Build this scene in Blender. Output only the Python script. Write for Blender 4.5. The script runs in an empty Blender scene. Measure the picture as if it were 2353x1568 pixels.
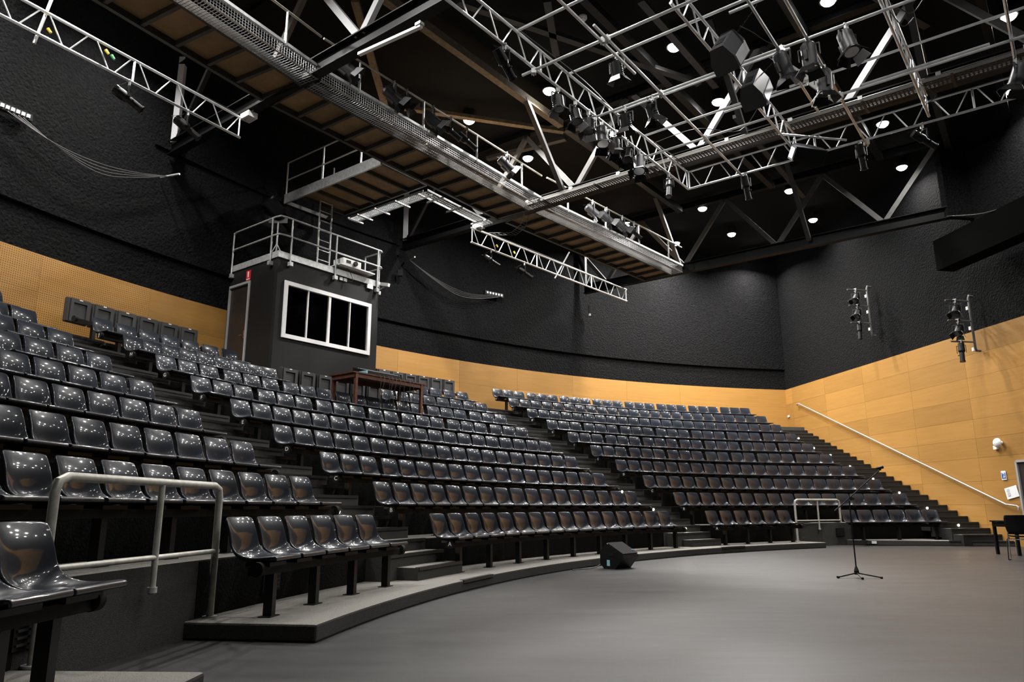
import bpy, bmesh, math, random
from mathutils import Vector, Matrix
random.seed(7)
SC = bpy.context.scene
COL = SC.collection
R2D = 180/math.pi

# ------------------------------------------------------------------ camera
FPX, PITCH, ROLL, EYE = 1695.37, 0.224555, -0.0040808, 1.02
fw = Vector((0, math.cos(PITCH), math.sin(PITCH)))
up0 = Vector((0, -math.sin(PITCH), math.cos(PITCH)))
rt0 = Vector((1, 0, 0))
rt = rt0*math.cos(ROLL)+up0*math.sin(ROLL)
up = -rt0*math.sin(ROLL)+up0*math.cos(ROLL)
cam = bpy.data.objects.new('camera', bpy.data.cameras.new('camera'))
COL.objects.link(cam)
cam.data.sensor_width = 36
cam.data.lens = FPX/2353*36
cam.data.clip_start = 0.05
cam.data.clip_end = 200
cam.matrix_world = Matrix(((rt.x, up.x, -fw.x, 0), (rt.y, up.y, -fw.y, 0), (rt.z, up.z, -fw.z, EYE), (0, 0, 0, 1)))
SC.camera = cam

# ------------------------------------------------------------------ world, exposure
w = bpy.data.worlds.new('world'); SC.world = w; w.use_nodes = True
w.node_tree.nodes['Background'].inputs[0].default_value = (0.6, 0.65, 0.75, 1)
w.node_tree.nodes['Background'].inputs[1].default_value = 0.0
vs = SC.view_settings
vs.view_transform = 'Standard'; vs.look = 'None'; vs.exposure = 0.0; vs.gamma = 1.0; vs.use_curve_mapping = False
LAMP_W = 330.0        # watts of one house downlight
LAMP_SPREAD = 150.0
SC.cycles.max_bounces = 5; SC.cycles.diffuse_bounces = 3; SC.cycles.glossy_bounces = 3; SC.cycles.transmission_bounces = 5
SC.cycles.caustics_reflective = False; SC.cycles.caustics_refractive = False

# ------------------------------------------------------------------ frames of reference
CX, CY = 17.26418, 3.40214           # centre of the seating arcs
UA = math.radians(-37.5)
UD = Vector((math.cos(UA), math.sin(UA), 0))      # along the roof trusses
ND = Vector((-math.sin(UA), math.cos(UA), 0))     # across them
WA = Vector((11.78, 31.32, 0)); WD = Vector((0.14733, -0.98909, 0)); WN = Vector((-0.98909, -0.14733, 0))
def UN(u, n, z): return UD*u+ND*n+Vector((0, 0, z))
def WP(s, z, off=0.0): return WA+WD*s+WN*off+Vector((0, 0, z))
def PO(R, th, z=0.0):
    t = math.radians(th); return Vector((CX+R*math.cos(t), CY+R*math.sin(t), z))
def ray(x, y): return fw+rt*((x-1176.5)/FPX)+up*((784-y)/FPX)
def Zp(x, y, z): d = ray(x, y); return d*((z-EYE)/d.z)+Vector((0, 0, EYE))
def Rp(x, y, R):
    d = ray(x, y); h = math.hypot(d.x, d.y); ux, uy = d.x/h, d.y/h
    b = ux*CX+uy*CY; t = b+math.sqrt(max(b*b-(CX*CX+CY*CY-R*R), 0)); return d*(t/h)+Vector((0, 0, EYE))
def TH(x, y, R): p = Rp(x, y, R); return math.degrees(math.atan2(p.y-CY, p.x-CX))
def Np(x, y, n): d = ray(x, y); return d*(n/d.dot(ND))+Vector((0, 0, EYE))
def Up(x, y, u): d = ray(x, y); return d*(u/d.dot(UD))+Vector((0, 0, EYE))
def Wp(x, y, off=0.0):
    d = ray(x, y); o = WA+WN*off; return d*((o.x*WN.x+o.y*WN.y)/(d.x*WN.x+d.y*WN.y))+Vector((0, 0, EYE))
def un(p): return p.dot(UD), p.dot(ND)

# ------------------------------------------------------------------ materials
MATS = {}
def newmat(name):
    m = bpy.data.materials.new(name); m.use_nodes = True
    nt = m.node_tree; MATS[name] = m
    return m, nt, nt.nodes['Principled BSDF']
def tc(nt): return nt.nodes.new('ShaderNodeTexCoord')
def simple(name, col, rough=0.5, metal=0.0, bump=0.0, bscale=60.0, var=0.0, vscale=4.0, spec=0.5, coat=0.0, bdist=0.02):
    m, nt, b = newmat(name)
    b.inputs['Base Color'].default_value = (*col, 1); b.inputs['Roughness'].default_value = rough
    b.inputs['Metallic'].default_value = metal; b.inputs['Specular IOR Level'].default_value = spec
    if coat: b.inputs['Coat Weight'].default_value = coat; b.inputs['Coat Roughness'].default_value = 0.06
    if var or bump:
        t = tc(nt); geo = nt.nodes.new('ShaderNodeNewGeometry')
    if var:
        n = nt.nodes.new('ShaderNodeTexNoise'); n.inputs['Scale'].default_value = vscale; n.inputs['Detail'].default_value = 6
        nt.links.new(geo.outputs['Position'], n.inputs['Vector'])
        r = nt.nodes.new('ShaderNodeValToRGB')
        r.color_ramp.elements[0].position = 0.3; r.color_ramp.elements[1].position = 0.7
        r.color_ramp.elements[0].color = (*[c*(1-var) for c in col], 1); r.color_ramp.elements[1].color = (*[min(1, c*(1+var)) for c in col], 1)
        nt.links.new(n.outputs['Fac'], r.inputs[0]); nt.links.new(r.outputs[0], b.inputs['Base Color'])
    if bump:
        n2 = nt.nodes.new('ShaderNodeTexNoise'); n2.inputs['Scale'].default_value = bscale; n2.inputs['Detail'].default_value = 5
        nt.links.new(geo.outputs['Position'], n2.inputs['Vector'])
        bp = nt.nodes.new('ShaderNodeBump'); bp.inputs['Strength'].default_value = bump; bp.inputs['Distance'].default_value = bdist
        nt.links.new(n2.outputs['Fac'], bp.inputs['Height']); nt.links.new(bp.outputs[0], b.inputs['Normal'])
    return m
def emis(name, col, s):
    m, nt, b = newmat(name)
    b.inputs['Base Color'].default_value = (*col, 1); b.inputs['Emission Color'].default_value = (*col, 1); b.inputs['Emission Strength'].default_value = s
    return m
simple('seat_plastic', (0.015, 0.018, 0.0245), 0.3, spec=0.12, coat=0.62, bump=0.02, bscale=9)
simple('seat_under', (0.006, 0.006, 0.0065), 0.75, spec=0.15)  # matt underside of the shell, blackened further as it lies unlit
simple('seat_back_grey', (0.032, 0.033, 0.034), 0.5, bump=0.1, bscale=200)
simple('carpet', (0.29, 0.277, 0.255), 0.95, spec=0.15, bump=0.9, bscale=260, var=0.25, vscale=120)  # treads: brightness from the lamps overhead is put into this colour
simple('carpet_riser_shade', (0.062, 0.06, 0.056), 0.95, spec=0.1, bump=0.8, bscale=260, var=0.3, vscale=120)  # same carpet on upright faces, darkened to paint in their shade
simple('carpet_stair_shade', (0.03, 0.029, 0.027), 0.95, spec=0.1, bump=0.8, bscale=260)  # same carpet on the wall stair's upright faces, shade painted darker still
simple('nosing', (0.012, 0.012, 0.012), 0.45)
simple('black_steel', (0.006, 0.006, 0.0065), 0.42, spec=0.25)
simple('beam_black', (0.0035, 0.0035, 0.0038), 0.45, spec=0.12)
simple('roof_grey', (0.028, 0.027, 0.026), 0.6)
simple('black_velvet', (0.0012, 0.0012, 0.0012), 0.9, spec=0.03)
simple('tray_grey', (0.1, 0.095, 0.085), 0.55, metal=0.3)
simple('kick_black', (0.004, 0.004, 0.004), 0.8, spec=0.1, bump=0.3, bscale=40)
simple('beam_brown', (0.004, 0.0038, 0.0036), 0.6, spec=0.15)
simple('black_matt', (0.006, 0.006, 0.006), 0.8, spec=0.2)
simple('black_plastic', (0.007, 0.007, 0.0075), 0.45, spec=0.25)
simple('acoustic_black', (0.005, 0.005, 0.0053), 0.95, spec=0.08, bump=1.0, bscale=17, var=0.45, vscale=15, bdist=0.05)
simple('ceiling_black', (0.006, 0.006, 0.006), 0.9, spec=0.1)
simple('booth_black', (0.011, 0.0114, 0.012), 0.7, spec=0.2, bump=0.15, bscale=90)
simple('booth_side', (0.008, 0.0072, 0.0067), 0.7, spec=0.2, bump=0.15, bscale=90)
simple('aluminium', (0.72, 0.73, 0.74), 0.38, metal=0.75, var=0.1, vscale=9)
simple('galvanised', (0.5, 0.51, 0.51), 0.42, metal=0.55, var=0.22, vscale=14)
simple('mesh_wire', (0.3, 0.305, 0.31), 0.3, metal=0.8)
simple('rail_paint', (0.42, 0.41, 0.37), 0.5, metal=0.3, var=0.18, vscale=18)
simple('wall_rail', (0.3, 0.295, 0.285), 0.45, metal=0.3)
simple('rail_steel', (0.62, 0.62, 0.62), 0.38, metal=0.6, var=0.1, vscale=12)
simple('grey_steel', (0.085, 0.083, 0.08), 0.5, metal=0.3, var=0.15, vscale=6)
simple('pale_steel', (0.3, 0.3, 0.31), 0.5, metal=0.1)
simple('timber_beam', (0.15, 0.12, 0.082), 0.75, var=0.25, vscale=10)
simple('joist', (0.03, 0.027, 0.023), 0.7)
simple('white_frame', (0.82, 0.82, 0.82), 0.4)
simple('white_plastic', (0.75, 0.75, 0.73), 0.4)
simple('paper', (0.75, 0.76, 0.76), 0.8)
simple('sign_red', (0.55, 0.02, 0.02), 0.5)
simple('sign_blue', (0.02, 0.1, 0.4), 0.5)
simple('tag_cyan', (0.25, 0.55, 0.62), 0.5)
simple('orange', (0.8, 0.12, 0.03), 0.5)
simple('yellow', (0.75, 0.5, 0.03), 0.5)
simple('green', (0.05, 0.35, 0.1), 0.5)
simple('chrome', (0.75, 0.75, 0.76), 0.15, metal=1.0)
simple('lamp_grey', (0.035, 0.035, 0.038), 0.42, metal=0.2)
simple('lamp_pale', (0.45, 0.46, 0.48), 0.35, metal=0.6)
simple('grille', (0.012, 0.012, 0.0125), 0.8, spec=0.1, bump=0.3, bscale=300)
simple('cable', (0.012, 0.012, 0.012), 0.5)
simple('cable_grey', (0.06, 0.06, 0.06), 0.5)
simple('door_dark', (0.022, 0.016, 0.013), 0.45)
simple('door_frame', (0.3, 0.3, 0.3), 0.45)
simple('mahogany', (0.085, 0.03, 0.018), 0.42, var=0.35, vscale=14)
simple('lens_dark', (0.02, 0.02, 0.025), 0.08)
simple('lens_bright', (0.8, 0.8, 0.8), 0.1, metal=1.0)
emis('lamp_glow', (1.0, 0.98, 0.95), 40.0)
emis('step_glow', (1.0, 0.88, 0.68), 40.0)
# plywood
def wood(name, c1, c2, scale, rough, vert=False, dots=False, coat=0.0, gap=False):
    m, nt, b = newmat(name)
    geo = nt.nodes.new('ShaderNodeNewGeometry'); oi = nt.nodes.new('ShaderNodeObjectInfo')
    mp = nt.nodes.new('ShaderNodeMapping'); mp.inputs['Scale'].default_value = scale
    add = nt.nodes.new('ShaderNodeVectorMath'); add.operation = 'ADD'
    comb = nt.nodes.new('ShaderNodeCombineXYZ')
    mul = nt.nodes.new('ShaderNodeMath'); mul.operation = 'MULTIPLY'; mul.inputs[1].default_value = 37.0
    nt.links.new(oi.outputs['Random'], mul.inputs[0]); nt.links.new(mul.outputs[0], comb.inputs[0]); nt.links.new(mul.outputs[0], comb.inputs[2])
    nt.links.new(geo.outputs['Position'], add.inputs[0]); nt.links.new(comb.outputs[0], add.inputs[1])
    nt.links.new(add.outputs[0], mp.inputs['Vector'])
    n = nt.nodes.new('ShaderNodeTexNoise'); n.inputs['Scale'].default_value = 1.0; n.inputs['Detail'].default_value = 8; n.inputs['Roughness'].default_value = 0.65
    nt.links.new(mp.outputs[0], n.inputs['Vector'])
    r = nt.nodes.new('ShaderNodeValToRGB'); r.color_ramp.elements[0].position = 0.25; r.color_ramp.elements[1].position = 0.75
    r.color_ramp.elements[0].color = (*c1, 1); r.color_ramp.elements[1].color = (*c2, 1)
    nt.links.new(n.outputs['Fac'], r.inputs[0])
    hsv = nt.nodes.new('ShaderNodeHueSaturation')
    mr = nt.nodes.new('ShaderNodeMapRange'); mr.inputs['To Min'].default_value = 0.84; mr.inputs['To Max'].default_value = 1.1
    nt.links.new(oi.outputs['Random'], mr.inputs['Value']); nt.links.new(mr.outputs[0], hsv.inputs['Value'])
    nt.links.new(r.outputs[0], hsv.inputs['Color'])
    out = hsv.outputs[0]
    if dots:
        uvn = nt.nodes.new('ShaderNodeTexCoord'); sep = nt.nodes.new('ShaderNodeSeparateXYZ'); nt.links.new(uvn.outputs['UV'], sep.inputs[0])
        acc = []
        for i in (0, 1):
            a = nt.nodes.new('ShaderNodeMath'); a.operation = 'MULTIPLY'; a.inputs[1].default_value = 1/0.045; nt.links.new(sep.outputs[i], a.inputs[0])
            f = nt.nodes.new('ShaderNodeMath'); f.operation = 'FRACT'; nt.links.new(a.outputs[0], f.inputs[0])
            s = nt.nodes.new('ShaderNodeMath'); s.operation = 'SUBTRACT'; s.inputs[1].default_value = 0.5; nt.links.new(f.outputs[0], s.inputs[0])
            q = nt.nodes.new('ShaderNodeMath'); q.operation = 'POWER'; q.inputs[1].default_value = 2; nt.links.new(s.outputs[0], q.inputs[0]); acc.append(q)
        sm = nt.nodes.new('ShaderNodeMath'); nt.links.new(acc[0].outputs[0], sm.inputs[0]); nt.links.new(acc[1].outputs[0], sm.inputs[1])
        lt = nt.nodes.new('ShaderNodeMath'); lt.operation = 'LESS_THAN'; lt.inputs[1].default_value = 0.05; nt.links.new(sm.outputs[0], lt.inputs[0])
        mx = nt.nodes.new('ShaderNodeMix'); mx.data_type = 'RGBA'
        nt.links.new(lt.outputs[0], mx.inputs[0]); nt.links.new(out, mx.inputs[6]); mx.inputs[7].default_value = (c1[0]*0.25, c1[1]*0.25, c1[2]*0.25, 1)
        out = mx.outputs[2]
    nt.links.new(out, b.inputs['Base Color'])
    b.inputs['Roughness'].default_value = rough; b.inputs['Specular IOR Level'].default_value = 0.35
    if coat: b.inputs['Coat Weight'].default_value = coat; b.inputs['Coat Roughness'].default_value = 0.25
    return m
wood('wall_veneer', (0.275, 0.139, 0.033), (0.345, 0.18, 0.048), (0.8, 0.8, 16), 0.45)
wood('wall_veneer_perforated', (0.275, 0.139, 0.033), (0.345, 0.18, 0.048), (0.8, 0.8, 16), 0.5, dots=True)
wood('plywood', (0.15, 0.092, 0.042), (0.25, 0.155, 0.072), (2.5, 2.5, 2.5), 0.7)
# vinyl stage floor: grey with long scuffs
m, nt, b = newmat('stage_floor')
geo = nt.nodes.new('ShaderNodeNewGeometry')
mp = nt.nodes.new('ShaderNodeMapping'); mp.inputs['Rotation'].default_value = (0, 0, 0.5); mp.inputs['Scale'].default_value = (0.7, 3.2, 1)
nt.links.new(geo.outputs['Position'], mp.inputs['Vector'])
n = nt.nodes.new('ShaderNodeTexNoise'); n.inputs['Scale'].default_value = 1.2; n.inputs['Detail'].default_value = 9; n.inputs['Roughness'].default_value = 0.65
nt.links.new(mp.outputs[0], n.inputs['Vector'])
r = nt.nodes.new('ShaderNodeValToRGB'); r.color_ramp.elements[0].position = 0.28; r.color_ramp.elements[1].position = 0.75
r.color_ramp.elements[0].color = (0.0145, 0.0143, 0.0146, 1); r.color_ramp.elements[1].color = (0.023, 0.0226, 0.0228, 1)
nt.links.new(n.outputs['Fac'], r.inputs[0]); nt.links.new(r.outputs[0], b.inputs['Base Color'])
rr = nt.nodes.new('ShaderNodeMapRange'); rr.inputs['To Min'].default_value = 0.36; rr.inputs['To Max'].default_value = 0.55
nt.links.new(n.outputs['Fac'], rr.inputs['Value']); nt.links.new(rr.outputs[0], b.inputs['Roughness'])
b.inputs['Specular IOR Level'].default_value = 0.35
# glass
m, nt, b = newmat('booth_glass')
b.inputs['Base Color'].default_value = (0.85, 0.9, 0.9, 1); b.inputs['Transmission Weight'].default_value = 1.0; b.inputs['Roughness'].default_value = 0.0; b.inputs['IOR'].default_value = 1.2

# ------------------------------------------------------------------ mesh helpers
class MB:
    def __init__(s): s.v = []; s.f = []; s.uv = None
    def add(s, vs, fs):
        o = len(s.v); s.v += [tuple(v) for v in vs]; s.f += [tuple(i+o for i in f) for f in fs]; return s
    def box(s, c, x, y, z, dx, dy, dz):
        c, x, y, z = Vector(c), Vector(x), Vector(y), Vector(z); vs = []
        for k in (-.5, .5):
            for j in (-.5, .5):
                for i in (-.5, .5): vs.append(c+x*(i*dx)+y*(j*dy)+z*(k*dz))
        return s.add(vs, [(0, 2, 3, 1), (4, 5, 7, 6), (0, 1, 5, 4), (2, 6, 7, 3), (0, 4, 6, 2), (1, 3, 7, 5)])
    def cube(s, x0, x1, y0, y1, z0, z1):
        return s.box(((x0+x1)/2, (y0+y1)/2, (z0+z1)/2), (1, 0, 0), (0, 1, 0), (0, 0, 1), x1-x0, y1-y0, z1-z0)
    def bar(s, p, q, w, h, upv=(0, 0, 1)):
        p, q = Vector(p), Vector(q); d = (q-p); L = d.length; d.normalize()
        upv = Vector(upv)
        if abs(d.dot(upv)) > 0.95: upv = Vector((1, 0, 0)) if abs(d.x) < 0.9 else Vector((0, 1, 0))
        sd = d.cross(upv).normalized(); u2 = sd.cross(d)
        return s.box((p+q)/2, d, sd, u2, L, w, h)
    def tube(s, p, q, r, seg=8, r2=None):
        p, q = Vector(p), Vector(q); d = (q-p).normalized(); r2 = r if r2 is None else r2
        a = d.orthogonal().normalized(); b2 = d.cross(a); vs = []
        for c, rr_ in ((p, r), (q, r2)):
            for i in range(seg):
                t = 2*math.pi*i/seg; vs.append(c+a*(math.cos(t)*rr_)+b2*(math.sin(t)*rr_))
        fs = [(i, (i+1) % seg, seg+(i+1) % seg, seg+i) for i in range(seg)]+[tuple(range(seg-1, -1, -1)), tuple(range(seg, 2*seg))]
        return s.add(vs, fs)
    def path(s, pts, r, seg=8):
        pts = [Vector(p) for p in pts]; rings = []; a = None
        for i, p in enumerate(pts):
            d = ((pts[min(i+1, len(pts)-1)]-p).normalized()+(p-pts[max(i-1, 0)]).normalized()).normalized()
            if a is None: a = d.orthogonal().normalized()
            a = (a-d*a.dot(d)).normalized(); b2 = d.cross(a)
            rings.append([p+a*(math.cos(2*math.pi*k/seg)*r)+b2*(math.sin(2*math.pi*k/seg)*r) for k in range(seg)])
        vs = [v for rg in rings for v in rg]; fs = []
        for i in range(len(pts)-1):
            for k in range(seg): fs.append((i*seg+k, i*seg+(k+1) % seg, (i+1)*seg+(k+1) % seg, (i+1)*seg+k))
        fs += [tuple(range(seg-1, -1, -1)), tuple(range(len(vs)-seg, len(vs)))]
        return s.add(vs, fs)
    def prism(s, poly, ax0, ax1):
        n = len(poly); vs = [Vector(p)+Vector(ax0) for p in poly]+[Vector(p)+Vector(ax1) for p in poly]
        return s.add(vs, [(i, (i+1) % n, n+(i+1) % n, n+i) for i in range(n)]+[tuple(range(n-1, -1, -1)), tuple(range(n, 2*n))])
    def arc(s, R0, R1, z0, z1, tA, tB, step=1.5, tA1=None, tB1=None, k0=None, k1=None):
        # closed arc block from angle tA (left) to tB (right); inner R0, outer R1
        tA1 = tA if tA1 is None else tA1; tB1 = tB if tB1 is None else tB1
        n = max(1, int(math.ceil(abs(tA-tB)/step))); vs = []
        for i in range(n+1):
            k = i/n; a = tA+(tB-tA)*k; c = tA1+(tB1-tA1)*k
            r0, r1 = R0-DEL(k0, a), R1-DEL(k1, c)
            vs += [PO(r0, a, z0), PO(r1, c, z0), PO(r1, c, z1), PO(r0, a, z1)]
        fs = []
        for i in range(n):
            o = i*4
            for k in range(4): fs.append((o+k, o+(k+1) % 4, o+4+(k+1) % 4, o+4+k))
        fs += [(3, 2, 1, 0), (n*4, n*4+1, n*4+2, n*4+3)]
        return s.add(vs, fs)
    def mesh(s, name, mat, smooth=False):
        me = bpy.data.meshes.new(name); me.from_pydata(s.v, [], s.f)
        bm = bmesh.new(); bm.from_mesh(me); bmesh.ops.recalc_face_normals(bm, faces=bm.faces); bm.to_mesh(me); bm.free()
        if mat: me.materials.append(MATS[mat])
        if smooth:
            for p in me.polygons: p.use_smooth = True
            me.set_sharp_from_angle(angle=math.radians(40))
        return me
def tag(o, label=None, cat=None, group=None, kind=None):
    if label: o['label'] = label
    if cat: o['category'] = cat
    if group: o['group'] = group
    if kind: o['kind'] = kind
    return o
def world(o):
    m = Matrix.LocRotScale(o.location, o.rotation_euler, o.scale) if o.rotation_mode != 'QUATERNION' else Matrix.LocRotScale(o.location, o.rotation_quaternion, o.scale)
    return world(o.parent) @ m if o.parent else m
def link(name, me, parent=None, M=None):
    o = bpy.data.objects.new(name, me); COL.objects.link(o)
    if M is None: M = Matrix.Identity(4)
    if parent is not None:
        o.parent = parent; M = world(parent).inverted() @ M
    o.rotation_mode = 'QUATERNION'
    loc, rot, sca = M.decompose(); o.location = loc; o.rotation_quaternion = rot; o.scale = sca
    return o
def build(mb, name, mat, parent=None, smooth=False, M=None):
    return link(name, mb.mesh(name, mat, smooth), parent, M)
def centred(mb, name, mat, parent=None, smooth=False, base=None):
    # mesh given in world coordinates, origin moved to its base centre
    if base is None:
        xs = [v[0] for v in mb.v]; ys = [v[1] for v in mb.v]; zs = [v[2] for v in mb.v]
        base = Vector(((min(xs)+max(xs))/2, (min(ys)+max(ys))/2, min(zs)))
    base = Vector(base); mb.v = [tuple(Vector(v)-base) for v in mb.v]
    return link(name, mb.mesh(name, mat, smooth), parent, Matrix.Translation(base))
def empty(name, loc, label=None, cat=None, group=None, kind=None, rz=0.0):
    o = bpy.data.objects.new(name, None); COL.objects.link(o); o.location = loc; o.rotation_euler = (0, 0, rz)
    o.empty_display_size = 0.1
    return tag(o, label, cat, group, kind)
UNIT = {}
def frame_from(p, q, upv=(0, 0, 1)):
    p, q = Vector(p), Vector(q); d = (q-p); L = d.length; d = d/L; upv = Vector(upv)
    if abs(d.dot(upv)) > 0.97: upv = Vector((0, 1, 0)) if abs(d.y) < 0.9 else Vector((1, 0, 0))
    sd = upv.cross(d).normalized(); u2 = d.cross(sd)
    return p, d, sd, u2, L
def rod(name, p, q, r, mat, parent=None, seg=8):
    k = ('rod', mat, seg)
    if k not in UNIT: UNIT[k] = MB().tube((0, 0, 0), (0, 0, 1), 1.0, seg).mesh('rod_'+mat, mat, True)
    p, d, sd, u2, L = frame_from(p, q)
    M = Matrix(((sd.x*r, u2.x*r, d.x*L, p.x), (sd.y*r, u2.y*r, d.y*L, p.y), (sd.z*r, u2.z*r, d.z*L, p.z), (0, 0, 0, 1)))
    return link(name, UNIT[k], parent, M)
def beam(name, p, q, wd, ht, mat, parent=None, upv=(0, 0, 1)):
    k = ('beam', mat)
    if k not in UNIT: UNIT[k] = MB().cube(-.5, .5, -.5, .5, 0, 1).mesh('beam_'+mat, mat)
    p, d, sd, u2, L = frame_from(p, q, upv)
    M = Matrix(((sd.x*wd, u2.x*ht, d.x*L, p.x), (sd.y*wd, u2.y*ht, d.y*L, p.y), (sd.z*wd, u2.z*ht, d.z*L, p.z), (0, 0, 0, 1)))
    return link(name, UNIT[k], parent, M)
def block(name, c, x, y, dx, dy, dz, mat, parent=None, z=(0, 0, 1)):
    mb = MB().box((0, 0, 0), x, y, z, dx, dy, dz)
    return link(name, mb.mesh(name, mat), parent, Matrix.Translation(Vector(c)))
def text_mesh(txt, size, mat, name='lettering'):
    cu = bpy.data.curves.new(name, 'FONT'); cu.body = txt; cu.size = size; cu.align_x = 'CENTER'; cu.align_y = 'CENTER'; cu.extrude = 0.002
    o = bpy.data.objects.new(name, cu); COL.objects.link(o)
    dg = bpy.context.evaluated_depsgraph_get(); me = bpy.data.meshes.new_from_object(o.evaluated_get(dg))
    bpy.data.objects.remove(o); me.materials.clear(); me.materials.append(MATS[mat]); return me
def facing(loc, normal, upv=(0, 0, 1)):
    # matrix whose local Z is normal, local Y close to upv
    z = Vector(normal).normalized(); x = Vector(upv).cross(z).normalized(); y = z.cross(x)
    return Matrix(((x.x, y.x, z.x, loc[0]), (x.y, y.y, z.y, loc[1]), (x.z, y.z, z.z, loc[2]), (0, 0, 0, 1)))
def copy_tree(o, parent=None):
    c = o.copy(); COL.objects.link(c); c.parent = parent
    for ch in o.children: copy_tree(ch, c)
    return c
ORD = ['zeroth', 'first', 'second', 'third', 'fourth', 'fifth', 'sixth', 'seventh', 'eighth', 'ninth', 'tenth', 'eleventh', 'twelfth', 'thirteenth', 'fourteenth', 'fifteenth', 'sixteenth', 'seventeenth', 'eighteenth', 'nineteenth', 'twentieth', 'twenty-first', 'twenty-second', 'twenty-third', 'twenty-fourth', 'twenty-fifth']
ROWS = 'ABCDEFGHJK'
def RR(k): return 19.9525+0.910656*k                 # radius of the tops of the seat backs in row k
def TZ(k): return EYE-0.049877+0.471278*k-0.003489*k*(k-1)/2-0.83   # level of tier k
def RF(k): return RR(k)-0.71 if k else 19.02         # front edge of tier k
def DEL(k, th):
    # the front rows bend less near the right wall: how far they come forward of the arc
    if k is None: return 0.0
    t = min(max(0.0, (120-th)/16.5), 1.1); return max(0.05, 1.0-k/6.5)*t*t
def straighten(k, th, R=None):
    # angle of the seat once its row comes forward
    p = PO(RR(k), th); d = p.normalized(); L = p.length
    for i in range(12):
        q = d*L; r_ = math.hypot(q.x-CX, q.y-CY); a = math.degrees(math.atan2(q.y-CY, q.x-CX)); L -= (r_-(RR(k)-DEL(k, a)))*1.0
    return a
def wall_theta(R, off=0.0):
    # angle where the circle R meets the right hand wall
    o = WA+WN*off-Vector((CX, CY, 0)); b = o.dot(WD); c = o.dot(o)-R*R
    s = -b-math.sqrt(b*b-c); p = o+WD*s; return math.degrees(math.atan2(p.y, p.x))

# ================================================================== the room
mb = MB().cube(-30, 40, -25, 40, -0.2, 0.0)
o = build(mb, 'floor', 'stage_floor'); tag(o, 'grey scuffed vinyl stage floor inside the curved seating', 'floor', kind='structure')
WR = 28.65                                            # radius of the back wall lining
TE = wall_theta(WR)
mb = MB()
mb.arc(WR+0.02, WR+0.6, 0, 6.0, 215, TE-1.2)          # behind the timber lining
mb.arc(WR+0.0, WR+0.6, 6.0, 6.88, 215, TE-1.2)       # recessed band
mb.arc(WR-0.08, WR+0.6, 6.88, 12.2, 215, TE-1.2)      # sprayed acoustic wall
wall_back = build(mb, 'wall_back', 'acoustic_black'); tag(wall_back, 'tall curved black sprayed acoustic wall above a timber veneer lining', 'wall', kind='structure')
mb = MB().arc(WR-0.15, WR-0.079, 9.45, 9.56, 154.0, 137.4)
build(mb, 'ledge', 'acoustic_black', wall_back)
mb = MB(); 
mb.box(WP(20, 6.1, -0.3), WD, WN, (0, 0, 1), 44, 0.5, 12.2)
wall_right = build(mb, 'wall_right', 'acoustic_black'); tag(wall_right, 'straight black right-hand wall lined with orange timber veneer below', 'wall', kind='structure')
p0 = WP(42, 0); p1 = PO(WR, 214, 0)
mb = MB().bar(p0+Vector((0, 0, 6.1)), p1+Vector((0, 0, 6.1)), 0.3, 12.2)
o = build(mb, 'wall_front', 'black_matt'); tag(o, 'black drape wall behind the stage floor', 'wall', kind='structure')
mb = MB().cube(-30, 40, -25, 40, 11.95, 12.2)
ceiling = build(mb, 'ceiling', 'ceiling_black'); tag(ceiling, 'flat black ceiling above the steel roof trusses', 'ceiling', kind='structure')

def uvplane(o, uvs):
    me = o.data; l = me.uv_layers.new(name='UVMap')
    for lp in me.loops: l.data[lp.index].uv = uvs[lp.vertex_index]
# timber veneer panels on the back wall: columns of 5.13 degrees
def back_panel(tA, tB, z0, z1, perf):
    g = 0.012; n = 4; vs = []; uv = []
    for i in range(n+1):
        t = tA+(tB-tA)*i/n
        for R, z in ((WR-0.022, z0), (WR-0.022, z1), (WR+0.015, z1), (WR+0.015, z0)):
            vs.append(PO(R, t, z)); uv.append((-math.radians(t)*WR, z))
    fs = []
    for i in range(n):
        for k in range(4): fs.append((i*4+k, i*4+(k+1) % 4, i*4+4+(k+1) % 4, i*4+4+k))
    fs += [(3, 2, 1, 0), (n*4, n*4+1, n*4+2, n*4+3)]
    m_ = MB(); m_.add(vs, fs)
    o = build(m_, 'wood_panel', 'wall_veneer_perforated' if perf else 'wall_veneer', wall_back); uvplane(o, uv)
edges = [136.87-5.13*i for i in range(7)]; edges[-1] = TE-0.06
cols = [(edges[i], edges[i+1], False) for i in range(6)]
cols += [(142.3, 136.87, False), (153.24, 148.95, False)]
cols += [(158.37, 153.24, True), (163.5, 158.37, True), (168.63, 163.5, True), (173.76, 168.63, True), (178.9, 173.76, True)]
for tA, tB, pf in cols:
    back_panel(tA, tB+0.012, 4.0, 5.24, pf); back_panel(tA, tB+0.012, 5.243, 6.0, pf)
# timber veneer panels on the right wall: 2.4 m sheets in courses
zc = [0, 0.55, 1.1, 1.75, 2.4, 2.95, 3.5, 4.1, 4.7, 5.35, 6.0]
for j in range(len(zc)-1):
    s0 = -0.6+(j % 2)*0.0
    for i in range(9):
        a, c = max(-0.3, 0.35+2.45*(i-1)), 0.35+2.45*i
        if a > 12.8: continue
        mb = MB().box((0, 0, 0), WD, WN, (0, 0, 1), (c-a)-0.006, 0.03, zc[j+1]-zc[j]-0.004)
        link('wood_panel', mb.mesh('wood_panel', 'wall_veneer'), wall_right, Matrix.Translation(WP((a+c)/2, (zc[j]+zc[j+1])/2, -0.033)))

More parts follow.
